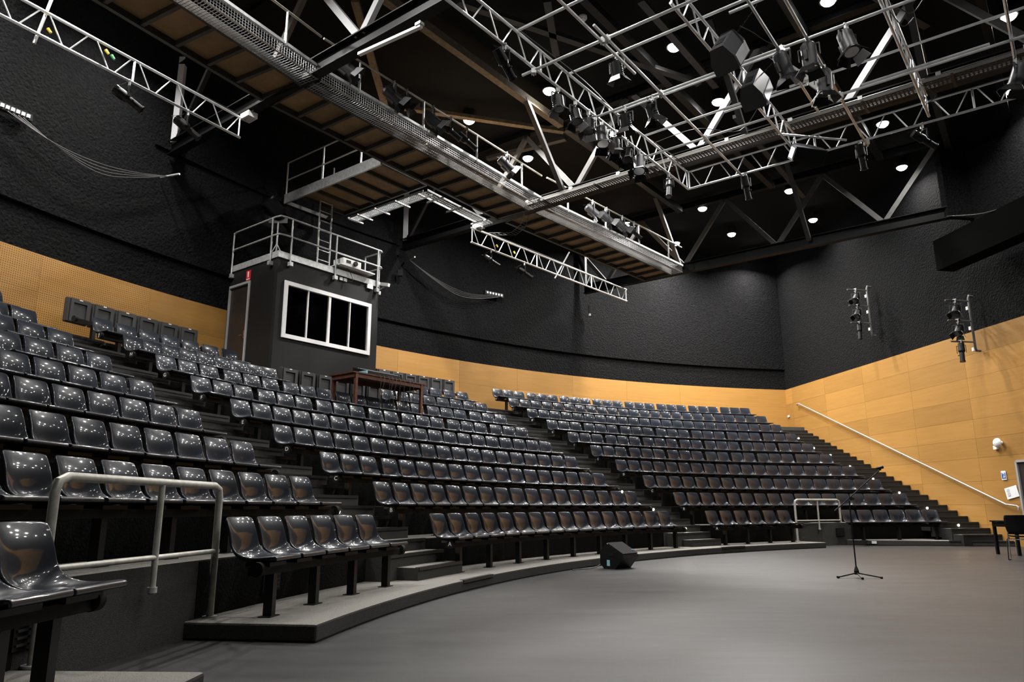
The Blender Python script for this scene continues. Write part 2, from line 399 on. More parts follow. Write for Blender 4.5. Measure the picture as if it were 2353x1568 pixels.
# ------------------------------------------------------------------ tiers and steps
AISL = [(161.7, 157.0), (132.6, 128.5)]
tiers = []
for k in range(10):
    R0 = RF(k); R1 = RF(k+1)+0.05 if k < 9 else WR+0.1
    z1 = TZ(k); z0 = 0.0 if k < 2 else TZ(k-1)-0.05
    mb = MB(); e0, e1 = wall_theta(R0)-0.2, wall_theta(R1)-0.2
    if k == 0:
        R1 = RF(1)+0.05
        mb.arc(R0, R1, 0, z1, 171.6, 118.25); mb.prism([(9.44, 21.95, 0), (9.98, 21.36, 0), (13.45, 20.42, 0), (13.1, 23.2, 0), (9.3, 22.9, 0)], (0, 0, 0), (0, 0, z1)); mb.arc(R0, R1, 0, z1, 200, 176.85)
    else:
        mb.arc(R0, R1, z0, z1, 200, e0, 1.5, 200, e1, k, min(k+1, 9))
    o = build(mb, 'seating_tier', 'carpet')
    o.data.materials.append(MATS['carpet_riser_shade'])
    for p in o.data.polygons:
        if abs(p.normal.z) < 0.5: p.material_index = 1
    lab = 'low carpeted platform with a curved front edge under the front row A' if k == 0 else f'dark carpeted curved seating tier that carries row {ROWS[k]}'
    tag(o, lab, 'tier', kind='structure'); tiers.append(o)
for tA, tB in ((171.2, 161.7), (157.0, 132.6), (128.5, 118.3), (112.2, 103.6), (200, 176.9)):
    build(MB().arc(RF(1)-.008, RF(1)+.01, TZ(0)+.005, TZ(1)-.012, tA, tB, k0=1, k1=1), 'kick_panel', 'kick_black', tiers[1])
for k in range(2, 10):
    for tA, tB in ((200, 161.75), (156.95, 132.65), (128.45, 104.0)):
        build(MB().arc(RF(k)-.008, RF(k)+.01, TZ(k-1)+.005, TZ(k)-.012, tA, tB, k0=k, k1=k), 'kick_panel', 'kick_black', tiers[k])
bevel = tiers[0].modifiers.new('bevel', 'BEVEL'); bevel.width = 0.018; bevel.segments = 2; bevel.limit_method = 'ANGLE'

STEPLIGHT = {}
def nosing(Rf, tA, tB, z, parent):
    n = MB().arc(Rf-0.012, Rf+0.05, z-0.035, z+0.006, tA, tB, 2.0)
    return build(n, 'nosing', 'nosing', parent)
def step_run(k, tA, tB, rail=False):
    # two carpeted steps in front of the edge of tier k, plus nosings
    Rk = RF(k); rise = (TZ(k)-TZ(k-1))/3
    for j in (1, 2):
        Rf = Rk-0.3035*(3-j); z1 = TZ(k-1)+rise*j
        a, c = (tA, tB)
        if rail:
            c = wall_theta(Rf)-0.1; c1 = wall_theta(Rk+0.02)-0.1
        else: c1 = tB
        if k == 1 and j == 1 and not rail: a = tA-0.8
        m_ = MB().arc(Rf, Rk+0.01, TZ(k-1)-0.02, z1, a, c, 1.5, a, c1)
        st = build(m_, 'step', 'carpet', tiers[k])
        st.data.materials.append(MATS['carpet_riser_shade'])
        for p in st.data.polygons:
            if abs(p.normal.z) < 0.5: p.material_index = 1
        nosing(Rf, a-0.05, (c+0.05), z1, st)
    nosing(Rk, tA, (wall_theta(Rk) if rail else tB)+0.05, TZ(k), tiers[k])
def step_light(k, th):
    # round light let into the top riser below tier k
    z = TZ(k)-0.075; p = PO(RF(k)-0.004, th, z); nrm = Vector((CX, CY, 0))-Vector((p.x, p.y, 0)); nrm.normalize()
    m_ = MB().tube((0, 0, 0), (0, 0, 0.008), 0.03, 12)
    s = link('step_light', m_.mesh('step_light', 'step_glow'), tiers[k], facing(p, nrm))
    l = bpy.data.lights.new('step_lamp', 'SPOT'); l.energy = 1.6; l.color = (1, 0.85, 0.62); l.shadow_soft_size = 0.03; l.spot_size = 2.6
    lo = bpy.data.objects.new('step_lamp', l); COL.objects.link(lo); lo.parent = s; lo.location = (0, 0, 0.02); lo.rotation_euler = (math.pi, 0, 0)
for k in range(1, 10):
    for tA, tB in AISL: step_run(k, tA, tB)
for tA, tB in ((160.2, 157.3), (130.7, 127.9)): nosing(RF(0), tA, tB, TZ(0), tiers[0])
def SS(z): return 11.0-(z-.14)*2.449
stair = empty('wall_stair', WP(11.2, .14, .6), 'straight carpeted stair climbing along the timber wall on the right', 'stair', kind='structure')
NS = 26
for i in range(1, NS+1):
    z1 = .14+(TZ(9)-.14)*i/NS; s1 = SS(z1); s0 = s1-.42 if i < NS else -.1; wd = 1.16+.5*i/NS
    m_ = MB().box(WP((s0+s1)/2, z1-.2, wd/2-.01), WD, WN, (0, 0, 1), s1-s0, wd, .4); st = centred(m_, 'step', 'carpet', stair)
    st.data.materials.append(MATS['carpet_stair_shade'])
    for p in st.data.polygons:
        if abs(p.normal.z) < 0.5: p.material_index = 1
    m_ = MB().box(WP(s1-.02, z1-.012, wd/2-.01), WD, WN, (0, 0, 1), .06, wd-.03, .04); centred(m_, 'nosing', 'nosing', st)
m_ = MB().bar((11.9, 20.855, .128), (13.4, 20.45, .128), .06, .04); centred(m_, 'nosing', 'nosing', tiers[0])
def wall_step_light(x, y, k):
    i = round((TZ(k)-.14)/(TZ(9)-.14)*NS); s1 = SS(.14+(TZ(9)-.14)*i/NS)+.005
    d = ray(x, y); o_ = WA+WD*s1; p = d*((o_.x*WD.x+o_.y*WD.y)/(d.x*WD.x+d.y*WD.y))+Vector((0, 0, EYE))
    m_ = MB().tube((0, 0, 0), (0, 0, 0.008), 0.03, 12); p.z = .14+(TZ(9)-.14)*i/NS-.08
    link('step_light', m_.mesh('step_light', 'step_glow'), stair, facing(p, WD))
    l = bpy.data.lights.new('step_lamp', 'SPOT'); l.energy = 1.6; l.color = (1, 0.85, 0.62); l.shadow_soft_size = 0.03; l.spot_size = 2.6
    lo = bpy.data.objects.new('step_lamp', l); COL.objects.link(lo); lo.matrix_world = facing(p+WD*.03, -WD)
for x, y, k in ((916, 1252, 1), (778, 1166, 2), (650, 1087, 3), (255, 836, 7), (175, 787, 8), (1575, 1215, 1), (1501, 1168, 2), (1429, 1126, 3), (1366, 1087, 4), (1159, 962, 8), (1117, 934, 9)):
    step_light(k, TH(x, y, RF(k)))
for x, y, k in ((2202, 1204, 1), (2130, 1165, 2), (2066, 1129, 3), (2006, 1098, 4), (1953, 1070, 5), (1908, 1045, 6), (1869, 1020, 7), (1834, 998, 8), (1802, 978, 9)): wall_step_light(x, y, k)

# ------------------------------------------------------------------ seats
def seat_mesh():
    ctr = [(0.0, .830), (.003, .822), (.024, .785), (.052, .72), (.066, .65), (.070, .58), (.078, .53), (.104, .49), (.158, .468), (.235, .462), (.32, .470), (.41, .488), (.475, .505), (.505, .510), (.518, .502), (.522, .470)]
    edg = [(.030, .829), (.033, .82), (.052, .785), (.080, .72), (.099, .65), (.118, .58), (.155, .54), (.21, .515), (.26, .505), (.31, .50), (.36, .50), (.42, .504), (.475, .508), (.505, .510), (.518, .502), (.522, .470)]
    wid = [.214, .216, .218, .221, .224, .227, .23, .233, .235, .237, .238, .239, .240, .238, .236, .234]
    xs = [-1, -.96, -.86, -.6, -.2, .2, .6, .86, .96, 1]
    vs = []; fs = []
    for j in range(len(ctr)):
        for x in xs:
            t = abs(x)**2.6; y = ctr[j][0]*(1-t)+edg[j][0]*t; z = ctr[j][1]*(1-t)+edg[j][1]*t
            if j == 0: z -= 0.022*max(0, abs(x)-.9)/.1
            vs.append((x*wid[j], y, z))
    n = len(xs)
    for j in range(len(ctr)-1):
        for i in range(n-1): fs.append((j*n+i, j*n+i+1, (j+1)*n+i+1, (j+1)*n+i))
    me = bpy.data.meshes.new('shell'); me.from_pydata(vs, [], fs); me.materials.append(MATS['seat_plastic'])
    o = bpy.data.objects.new('tmp', me); COL.objects.link(o)
    s = o.modifiers.new('s', 'SOLIDIFY'); s.thickness = 0.022; s.offset = -1
    b_ = o.modifiers.new('b', 'SUBSURF'); b_.levels = 1; b_.render_levels = 1
    dg = bpy.context.evaluated_depsgraph_get(); out = bpy.data.meshes.new_from_object(o.evaluated_get(dg)); bpy.data.objects.remove(o)
    bm = bmesh.new(); bm.from_mesh(out); bmesh.ops.recalc_face_normals(bm, faces=bm.faces); bm.to_mesh(out); bm.free()
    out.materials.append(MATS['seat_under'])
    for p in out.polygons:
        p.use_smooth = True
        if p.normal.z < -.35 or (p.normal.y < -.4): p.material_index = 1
    out.name = 'seat_shell'
    return out
SHELL = seat_mesh()
BRACKET = MB().cube(-.15, .15, .2, .42, .42, .452).mesh('bracket', 'black_steel')
seat_list = []   # (row, block, index, count, theta)
def thetas(R, a, b, groups, gap=0.085):
    # a: angle of the left edge of the first back, b: right edge of the last one
    n = sum(groups); w_ = 0.44/R*R2D; tot = (a-w_/2)-(b+w_/2); g = gap/R*R2D*(len(groups)-1)
    p = (tot-g)/(n-1) if n > 1 else 0; out = []; t = a-w_/2
    for gi, c in enumerate(groups):
        for i in range(c):
            out.append(t); t -= p
        t -= gap/R*R2D
    return out
LEFT = {0: (162.51, 1.5, 6), 1: (162.62, 1.44, 10), 2: (162.62, 1.355, 9), 3: (162.56, 1.265, 8), 4: (162.42, 1.24, 6), 5: (162.25, 1.18, 4), 6: (162.06, 1.13, 3), 7: (161.9, 1.09, 2), 8: (161.8, 1.06, 1)}
MID = {0: (157.94, 132.97, [16]), 1: (158.2, 133.13, [17]), 2: (158.45, 133.4, [3, 15]), 3: (158.5, 133.49, [19]), 4: (158.45, 133.52, [20]), 5: (158.42, 133.55, [3, 3, 3, 2, 3, 3, 3]), 6: (158.3, 133.49, [3, 3, 3, 6, 3, 3])}
RIGHT = {1: (128.94, 103.76, [17]), 2: (129.26, 104.11, [18]), 3: (129.46, 104.61, [19]), 4: (129.57, 104.98, [3, 3, 3, 2, 2, 3, 3]), 5: (129.64, 105.04, [3, 3, 3, 2, 3, 3, 3]), 6: (129.67, 105.08, [3]*7), 7: (129.72, 105.0, [23]), 8: (129.77, 105.04, [24]), 9: (129.7, 105.32, [3]*8)}
spans = []       # seat beams: (row, block text, tA, tB, disc)
for k, (e, p, n) in LEFT.items():
    w_ = 0.44/RR(k)*R2D; ts = [e+w_/2+p*i for i in range(n)]
    for i, t in enumerate(ts): seat_list.append((k, 'left block', i, n, t, f'{ORD[i+1]} from the aisle in row {ROWS[k]} of the left block'))
    spans.append((k, 'left block', ts[-1]+w_*0.6, ts[0]-w_*0.75, None))
ts = [177.36+0.65+1.42*i for i in range(2)]
for i, t in enumerate(ts): seat_list.append((0, 'corner', i, 2, t, f'{ORD[i+1]} past the foreground handrail at the bottom left corner'))
spans.append((0, 'corner', ts[-1]+1, ts[0]-0.5, None))
for k, (a, b_, g) in MID.items():
    ts = thetas(RR(k), a, b_, g)
    for i, t in enumerate(ts): seat_list.append((k, 'centre block', i, len(ts), t, f'{ORD[i+1]} from the left in row {ROWS[k]} of the centre block'))
    spans.append((k, 'centre block', ts[0]+0.55, ts[-1]-0.95, ROWS[k]))
def pxspan(k, x0, y0, x1, y1, n, txt, blk, disc, fold=False):
    R = RR(k); a, b_ = TH(x0, y0, R), TH(x1, y1, R); ts = thetas(R, a, b_, [n])
    if not fold:
        for i, t in enumerate(ts): seat_list.append((k, blk, i, n, t, f'{ORD[i+1]} {txt}'))
    spans.append((k, blk, ts[0]+0.55, ts[-1]-(0.4 if fold else .75), disc)); return ts
pxspan(7, 279.8, 767, 632, 848, 9, 'from left in row H of the centre block', 'left part of the centre block', 'H')
foldH = pxspan(7, 643, 850, 868, 890, 6, '', 'front of the control booth', None, True)
pxspan(7, 873, 893, 1116, 926, 8, 'right of the booth in row H, centre block', 'right part of the centre block', None)
pxspan(8, 209, 726, 542, 805, 7, 'from left in row J of the centre block', 'left part of the centre block', 'J')
pxspan(8, 888, 876, 1072, 903, 6, 'right of the booth in row J, centre block', 'right part of the centre block', None)
foldKL = pxspan(9, 153, 692, 446, 767, 6, '', 'back wall left of the booth', None, True)
foldKR = pxspan(9, 864, 852, 1039, 880, 6, '', 'back wall right of the booth', None, True)
R = RR(0)
for (a, b_, nm, off) in ((128.72, TH(1808, 1173, R), 'before the right handrail', 0), (TH(1932, 1172, R), 103.19, 'past the right handrail', 0)):
    ts = thetas(R, a, b_, [6])
    for i, t in enumerate(ts): seat_list.append((0, 'right block', i, 6, t, f'{ORD[i+1]} from left in row A {nm}'))
    spans.append((0, 'right block '+nm, ts[0]+0.55, ts[-1]-.8, 'A' if a > 120 else None))
for k, (a, b_, g) in RIGHT.items():
    ts = thetas(RR(k), a, b_, g)
    for i, t in enumerate(ts): seat_list.append((k, 'right block', i, len(ts), t, f'{ORD[i+1]} from the left in row {ROWS[k]} of the right block'))
    spans.append((k, 'right block', ts[0]+0.55, ts[-1]-0.75, ROWS[k]))
def seat_matrix(k, t):
    p = PO(RR(k)-DEL(k, t), t, TZ(k)); d = PO(RR(k)-DEL(k, t+.3), t+.3)-PO(RR(k)-DEL(k, t-.3), t-.3)
    return Matrix.Translation(p) @ Matrix.Rotation(math.atan2(d.y, d.x), 4, 'Z')
def bigness(s):
    p = PO(RR(s[0])-DEL(s[0], s[4]), s[4], TZ(s[0])+.6-EYE); return p.length
seat_list = [(q_[0], q_[1], q_[2], q_[3], straighten(q_[0], q_[4]), q_[5]) for q_ in seat_list]
spans = [(k, blk, straighten(k, a) if a < 122 else a, straighten(k, b_) if b_ < 122 else b_, dsc) for k, blk, a, b_, dsc in spans]
seat_list.sort(key=bigness)
def vis(s):
    # in front of the lens and inside the frame (with a margin)
    p = PO(RR(s[0]), s[4], TZ(s[0])+.6)-Vector((0, 0, EYE)); return p.dot(fw) > 0.2
stuff = MB()
sv, sf = [v.co.copy() for v in SHELL.vertices], [tuple(p.vertices) for p in SHELL.polygons]
for i, s in enumerate(seat_list):
    M = seat_matrix(s[0], s[4])
    if i < 300:
        o = link('auditorium_seat', SHELL, None, M)
        tag(o, 'glossy grey shell seat, '+s[5], 'seat', 'moulded plastic auditorium seats')
        br = bpy.data.objects.new('bracket', BRACKET); COL.objects.link(br); br.parent = o
    else:
        stuff.add([M @ v for v in sv], sf)
o = build(stuff, 'far_auditorium_seats', 'seat_plastic', None, False)
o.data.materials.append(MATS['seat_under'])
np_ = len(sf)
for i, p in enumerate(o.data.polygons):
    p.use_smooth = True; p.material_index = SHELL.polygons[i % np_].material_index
tag(o, 'rest of the glossy dark grey seats in the farthest upper rows of the right block', 'seats', kind='stuff')

# tip-up seats against the back wall and the booth
FB = MB(); FB.cube(-.235, .235, -.02, .03, .40, .90); FB.cube(-.245, -.215, -.02, .1, .42, .88); FB.cube(.215, .245, -.02, .1, .42, .88); FBm = FB.mesh('backrest', 'seat_back_grey')
FP = MB()
for a, b_, c, d in ((-.205, .205, .80, .88), (-.205, .205, .42, .50), (-.205, -.145, .50, .80), (.145, .205, .50, .80)): FP.cube(a, b_, .05, .125, c, d)
FP.cube(-.145, .145, .06, .095, .50, .80); FPm = FP.mesh('tip_up_seat', 'seat_back_grey')
FTm = MB().cube(-.035, .035, .126, .129, .855, .875).mesh('seat_tag', 'white_plastic')
for ts, k, txt in ((foldKL, 9, 'in back row left of the booth'), (foldH, 7, 'directly in front of the booth'), (foldKR, 9, 'in back row right of the booth')):
    for i, t in enumerate(ts):
        e = empty('tip_up_chair', (0, 0, 0), f'matt grey folded tip-up chair, {ORD[i+1]} from left {txt}', 'chair', 'folded tip-up chairs')
        M = seat_matrix(k, t); e.location = M.translation; e.rotation_euler = (0, 0, math.radians(t+90))
        for nm, me in (('backrest', FBm), ('tip_up_seat', FPm), ('seat_tag', FTm)):
            c = bpy.data.objects.new(nm, me); COL.objects.link(c); c.parent = e

# beams that carry the seats
LEG = MB().cube(-.035, .035, -.04, .04, 0, .36).mesh('leg', 'black_steel')
LEGP = MB().cube(-.09, .09, -.055, .055, 0, .008).mesh('foot_plate', 'black_steel')
for k, blk, tA, tB, disc in spans:
    Rb = RR(k)-0.34; z = TZ(k)
    base = PO(Rb-DEL(k, (tA+tB)/2), (tA+tB)/2, z)
    e = empty('seat_beam', base, f'black steel beam on posts carrying the row {ROWS[k]} seats, {blk}', 'seat frame', 'seat beams')
    m_ = MB().arc(Rb-.055, Rb+.055, z+.355, z+.425, tA, tB, 2.0, k0=k, k1=k); centred(m_, 'beam', 'beam_brown', e)
    L = math.radians(tA-tB)*Rb; n = max(2, int(round(L/1.15))+1)
    for i in range(n):
        t = tA-0.9+(tB+0.9-tA+0.9)*i/(n-1)
        M = Matrix.Translation(PO(Rb-DEL(k, t), t, z)) @ Matrix.Rotation(math.radians(t+90), 4, 'Z')
        lg = link('leg', LEG, e, M); fp = bpy.data.objects.new('foot_plate', LEGP); COL.objects.link(fp); fp.parent = lg
    for side, t in ((1, tA), (-1, tB)):
        p = PO(Rb-.03-DEL(k, t), t, z+.405); a = math.radians(t); tang = Vector((-math.sin(a), math.cos(a), 0))*side
        cap = MB().tube((0, 0, -.03), (0, 0, .03), .06, 20)
        c = link('end_cap', cap.mesh('end_cap', 'black_matt', True), e, facing(p, tang))
        if side == 1 and disc:
            me = text_mesh(disc, .085, 'white_plastic')
            l = link('row_letter', me, c, facing(p+tang*.032, tang)); l['label'] = f'white letter {disc} on a round black disc'

# ================================================================== house downlights
DL_H = MB().tube((0, 0, 0), (0, 0, .25), .17, 20).mesh('housing', 'black_steel', True)
DL_R = MB()
for i in range(20):
    a, c = 2*math.pi*i/20, 2*math.pi*(i+1)/20
    DL_R.add([(math.cos(q)*r_, math.sin(q)*r_, -z_) for q in (a, c) for r_, z_ in ((.16, 0), (.19, 0), (.19, .03), (.16, .03))], [(0, 1, 5, 4), (1, 2, 6, 5), (2, 3, 7, 6), (3, 0, 4, 7)])
DL_R = DL_R.mesh('trim_ring', 'black_steel'); DL_L = MB()
for i in range(5):
    a, c = i/5*math.pi/2, (i+1)/5*math.pi/2; DL_L.tube((0, 0, -.13*math.sin(a)), (0, 0, -.13*math.sin(c)), .16*math.cos(a), 20, max(.004, .16*math.cos(c)))
DL_L = DL_L.mesh('lens', 'lamp_glow', True)
def downlight(p, label, energy=1.0):
    e = empty('downlight', p, label, 'light', 'house downlights in the ceiling')
    for nm, me in (('housing', DL_H), ('trim_ring', DL_R), ('lens', DL_L)):
        c = bpy.data.objects.new(nm, me); COL.objects.link(c); c.parent = e
    l = bpy.data.lights.new('downlight_lamp', 'AREA'); l.shape = 'DISK'; l.size = 0.3; l.energy = LAMP_W*energy; l.spread = math.radians(LAMP_SPREAD); l.color = (1.0, 0.97, 0.93)
    lo = bpy.data.objects.new('downlight_lamp', l); COL.objects.link(lo); lo.parent = e; lo.location = (0, 0, -.135)
    return e
DL = [((1078, 275), 'lit round ceiling downlight over the catwalk, left of the two nearest the booth'), ((1213, 362), 'lit round ceiling downlight seen just above the middle of the catwalk rail'),
      ((1262, 207), 'lit round ceiling downlight beside the left corner of the lighting truss'), ((1549, 106), 'lit round ceiling downlight seen inside the pipe grid, left of the two loudspeakers'),
      ((1650, 232), 'lit round ceiling downlight just left of the lower hanging loudspeaker'), ((1903, 0), 'lit round ceiling downlight cut by the top edge of the picture'),
      ((2318, 35), 'large bright ceiling downlight in the top right corner'), ((2328, 208), 'bright ceiling downlight at the right edge just below the top corner one'),
      ((2028, 283), 'bright ceiling downlight behind the long lighting truss along the roof beam'), ((1614, 478), 'lit ceiling downlight alone in the dark below the corner of the lighting truss'),
      ((1814, 437), 'lit ceiling downlight at the end of a grey roof brace'), ((2072, 383), 'lit ceiling downlight highest and farthest right in the dark far bay'),
      ((1868, 504), 'lit ceiling downlight between two crossing braces of the far roof truss'), ((1681, 537), 'small lit ceiling downlight in the middle of the far roof bay'),
      ((1736, 586), 'smallest lit ceiling downlight just above the far roof beam'), ((1553, 558), 'small lit ceiling downlight by the far end of the catwalk rail'),
      ((1440, 513), 'small lit ceiling downlight behind the stage lamps on the far catwalk'), ((1410, 303), 'ceiling downlight glimpsed through the lamps hung on the nearest lighting truss')]
for (x, y), lab in DL: downlight(Zp(x, y, 11.69), lab, 2.0 if (x, y) in ((1078, 275), (1213, 362), (1440, 513), (1553, 558), (1614, 478), (1681, 537)) else (0.6 if x > 1850 else 1.0))
for u_ in (-6.5, -3.1, .2, 3.5, 6.8, 10.1):
    for n_ in (5.8, 9.4): downlight(UN(u_, n_, 11.69), 'round ceiling downlight above the picture over the stage floor', .32)
for u_ in (-12.4, -9.75):
    for n_ in (1.4, 5.2): downlight(UN(u_, n_, 11.69), 'round ceiling downlight above the top left corner over the seats')
for n_ in (3.0, 6.4): downlight(UN(-14.5, n_, 11.69), 'round ceiling downlight hidden above the left length of the catwalk', .8)
for u_ in (3.5, 6.8, 10.1):
    for n_ in (14.8, 18.4): downlight(UN(u_, n_, 11.69), 'round ceiling downlight beyond the right edge over the stage floor', .28)

# ================================================================== roof steelwork
ZB = 9.22                                             # underside of the roof beams
TRN = (7.84, 15.82, 23.7); TUA = (-16.2, -16.6, -14.6)
NODES = ((-12.7, -9.5, -6.3, -3.0, 0.3, 3.5, 6.8), (-13.2, -9.95, -6.42, -3.05, 0.4, 3.6, 6.9), (-13.6, -10.4, -7.1, -3.85, -0.6))
TLAB = ('black steel roof truss nearest the camera, crossing in front of the catwalk', 'black steel roof truss across the middle with a perforated cable tray', 'farthest black steel roof truss meeting the right-hand wall')
for i, n_ in enumerate(TRN):
    uE = 14 if i < 2 else None
    if i == 2: uE = -2.15
    # where the far truss meets the right wall
    def inside(u_): return (UN(u_, n_, 0)-WA).dot(WN) > 0.02
    while not inside(uE): uE -= 0.05
    e = empty('roof_truss', UN(TUA[i], n_, ZB), TLAB[i], 'roof truss', kind='structure')
    mid_ = UN((TUA[i]+uE)/2, n_, 0); L = uE-TUA[i]
    m_ = MB()
    for dz, wd, ht in ((.012, .22, .024), (.34, .22, .024), (.18, .014, .33)): m_.box(mid_+Vector((0, 0, ZB+dz)), UD, ND, (0, 0, 1), L, wd, ht)
    centred(m_, 'bottom_chord', 'beam_black', e)
    m_ = MB()
    for dz, wd, ht in ((0, .2, .02), (.2, .2, .02), (.1, .014, .2)): m_.box(mid_+Vector((0, 0, 11.6+dz)), UD, ND, (0, 0, 1), L, wd, ht)
    centred(m_, 'top_chord', 'beam_black', e)
    nd = [u_ for u_ in NODES[i] if u_ < uE-.3]
    for j, u_ in enumerate(nd):
        for s in (-1, 1):
            if u_+s*1.65 < uE: beam('diagonal', UN(u_+s*.06, n_, ZB+.35), UN(u_+s*1.65, n_, 11.6), .1, .14, 'grey_steel' if i == 2 else ('pale_steel' if (i, j, s) in ((0, 1, -1), (0, 1, 1), (1, 2, 1), (1, 3, 1), (1, 2, -1)) else 'grey_steel'), e)
    beam('end_post', UN(TUA[i]+.12, n_, ZB+.3), UN(TUA[i]+.12, n_, 11.8), .14, .14, 'pale_steel', e)
    beam('diagonal', UN(TUA[i]+.25, n_, ZB+.35), UN(nd[0]-1.6, n_, 11.6), .1, .1, 'black_steel', e)
# lateral braces from the bottom chords up to the purlins
for i, u_ in ((1, -10.26), (2, -10.5), (2, -6.05), (1, -1.5), (1, -5.2)):
    beam('lateral_brace', UN(u_, TRN[i]-.1, ZB+.2), UN(u_, TRN[i]-1.85, 11.5), .13, .1, 'roof_grey', ceiling)
for u_, mt in ((-10.3, 'timber_beam'), (-7.0, 'black_steel'), (-3.7, 'black_steel'), (-.4, 'black_steel')):
    for a, c in ((0, TRN[0]), (TRN[0], TRN[1]), (TRN[1], 23.5)):
        beam('purlin', UN(u_, a+.12, 11.5), UN(u_, c-.12, 11.5), .18, .2, mt if not (mt == 'timber_beam' and a > 15) else 'black_steel', ceiling)
for (x0, y0), (x1, y1), mt in (((815, 0), (885, 245), 'timber_beam'), ((930, 248), (1295, 302), 'timber_beam'), ((1044, 2), (1607, 192), 'roof_grey'), ((1257, 0), (1278, 126), 'roof_grey'), ((1472, 0), (1645, 199), 'roof_grey'), ((1690, 267), (1847, 452), 'roof_grey'), ((2010, -10), (2130, 60), 'roof_grey'), ((2085, 10), (2190, 378), 'roof_grey'), ((1300, 300), (1420, 275), 'roof_grey'), ((1120, 365), (1300, 318), 'roof_grey')):
    beam('roof_brace', Zp(x0, y0, 11.45), Zp(x1, y1, 11.45), .16, .1, mt, ceiling)
# strip fitting on the nearest roof truss
e = empty('strip_fitting', Np(905, 90, 7.6), 'long white strip fitting clipped under the nearest roof beam', 'light')
pA, pB = Np(825, 125, 7.55), Np(968, 60, 7.55)
beam('channel', pA, pB, .07, .05, 'white_frame', e); beam('clip', pB-UD*.1+Vector((0, 0, .05)), pB+UD*.02+Vector((0, 0, .05)), .1, .05, 'galvanised', e)

# ------------------------------------------------------------------ ladder trusses for stage lamps
ZL, ZT = 8.65, 9.1
def ladder(u0, n0, u1, n1, label, name='lighting_truss', bay=.36):
    p, q = UN(u0, n0, ZL), UN(u1, n1, ZL); d = (q-p); L = d.length; d.normalize(); z = Vector((0, 0, 1)); H = ZT-ZL
    e = empty(name, (p+q)/2, label, 'truss', 'aluminium ladder trusses')
    rod('chord', p, q, .027, 'aluminium', e); rod('chord', p+z*H, q+z*H, .027, 'aluminium', e)
    rod('end_bar', p+d*.04, p+d*.04+z*H, .016, 'aluminium', e); rod('end_bar', q-d*.04, q-d*.04+z*H, .016, 'aluminium', e)
    n = int(L/(2*bay)); s = L/n
    for i in range(n):
        b0 = p+d*(s*i+.08); m_ = p+d*(s*(i+.5))
        rod('lattice_bar', b0+z*H, m_-d*.05, .014, 'aluminium', e, 6); rod('lattice_bar', m_+d*.05, p+d*(s*(i+1)-.06)+z*H, .014, 'aluminium', e, 6)
    for i in range(1, n):
        if i % 4 == 0: rod('lattice_post', p+d*(s*i), p+d*(s*i)+z*H, .022, 'aluminium', e, 6)
    return e
uA, uD_, uE_, uF = -6.78, -4.1, -1.52, 0.0
ladder(uA, 6.6, uA, 15.95, 'white aluminium ladder truss running away from top centre, hung with many lamps')
ladder(uA, 15.95, 3.0, 15.95, 'long white ladder truss along the roof beam, from the corner to the right edge')
ladder(uD_, 9.4, uD_, 15.7, 'ladder truss behind the two hanging loudspeakers in the pipe grid')
ladder(uE_, 11.0, uE_, 15.7, 'cable-wrapped ladder truss right of the four hanging flood lamps')
ladder(uF, 12.4, uF, 15.7, 'ladder truss at the far right edge under the brightest downlight')
LTa, LTb = (-12.45, 2.2), (-13.12, 7.75)
ladder(*LTa, *LTb, 'white ladder truss hanging at the upper left in front of the black wall')
ladder(-13.35, 15.45, -12.85, 23.85, 'white ladder truss hanging behind the far end of the catwalk')
# pipes of the grid
def pipe(u0, n0, u1, n1, z, label, r=.026):
    o = rod('grid_pipe', UN(u0, n0, z), UN(u1, n1, z), r, 'aluminium'); tag(o, label, 'pipe', 'scaffold pipes of the lighting grid'); return o
pipe(uA-.05, 9.05, 3.2, 9.05, ZT+.05, 'highest cross pipe of the lighting grid, leaving the picture at the top')
pipe(uA-.25, 9.5, 2.8, 9.5, ZL-.05, 'lower cross pipe at the open end of the lighting grid')
pipe(uA-.05, 10.7, -.9, 10.7, ZT+.05, 'cross pipe level with the upper chord, passing behind the upper loudspeaker')
pipe(-3.7, 10.86, -2.6, 10.86, ZT+.05, 'short stub pipe beside the upper hanging loudspeaker')
pipe(uA-.1, 11.55, 2.6, 11.55, ZL-.05, 'long cross pipe through the middle of the grid carrying flood lamps')
pipe(uA+.4, 11.68, -3.0, 11.68, ZL-.02, 'second pipe doubled against the middle cross pipe')
pipe(uA-.05, 13.75, 2.4, 13.75, ZT+.05, 'cross pipe on the upper chords towards the roof beam')
pipe(-5.0, 13.88, -3.3, 13.88, ZT+.05, 'short pipe doubled above the cross pipe by the lower loudspeaker')
pipe(uA-.1, 13.68, 2.4, 13.68, ZL-.05, 'cross pipe on the lower chords nearest the roof beam')
pipe(-2.3, 13.58, -.3, 13.58, ZL-.05, 'short doubled pipe below the right part of the lower cross pipe')
pipe(-5.34, 7.0, -5.38, 10.62, ZL-.1, 'pipe with a free lower end running away from the top edge')
pipe(-5.25, 9.02, -5.4, 15.95, ZL-.1, 'pipe with an open upper end running down to the long truss')
pipe(-3.08, 9.2, -3.18, 14.0, ZL-.1, 'run-away pipe right of the loudspeakers with a cable wound on it')
pipe(-2.62, 9.4, -2.75, 16.05, ZL-.1, 'run-away pipe behind the hanging flood lamps')
pipe(-1.9, 7.8, -1.9, 10.0, ZL-.1, 'short run-away pipe end at the top edge of the picture')
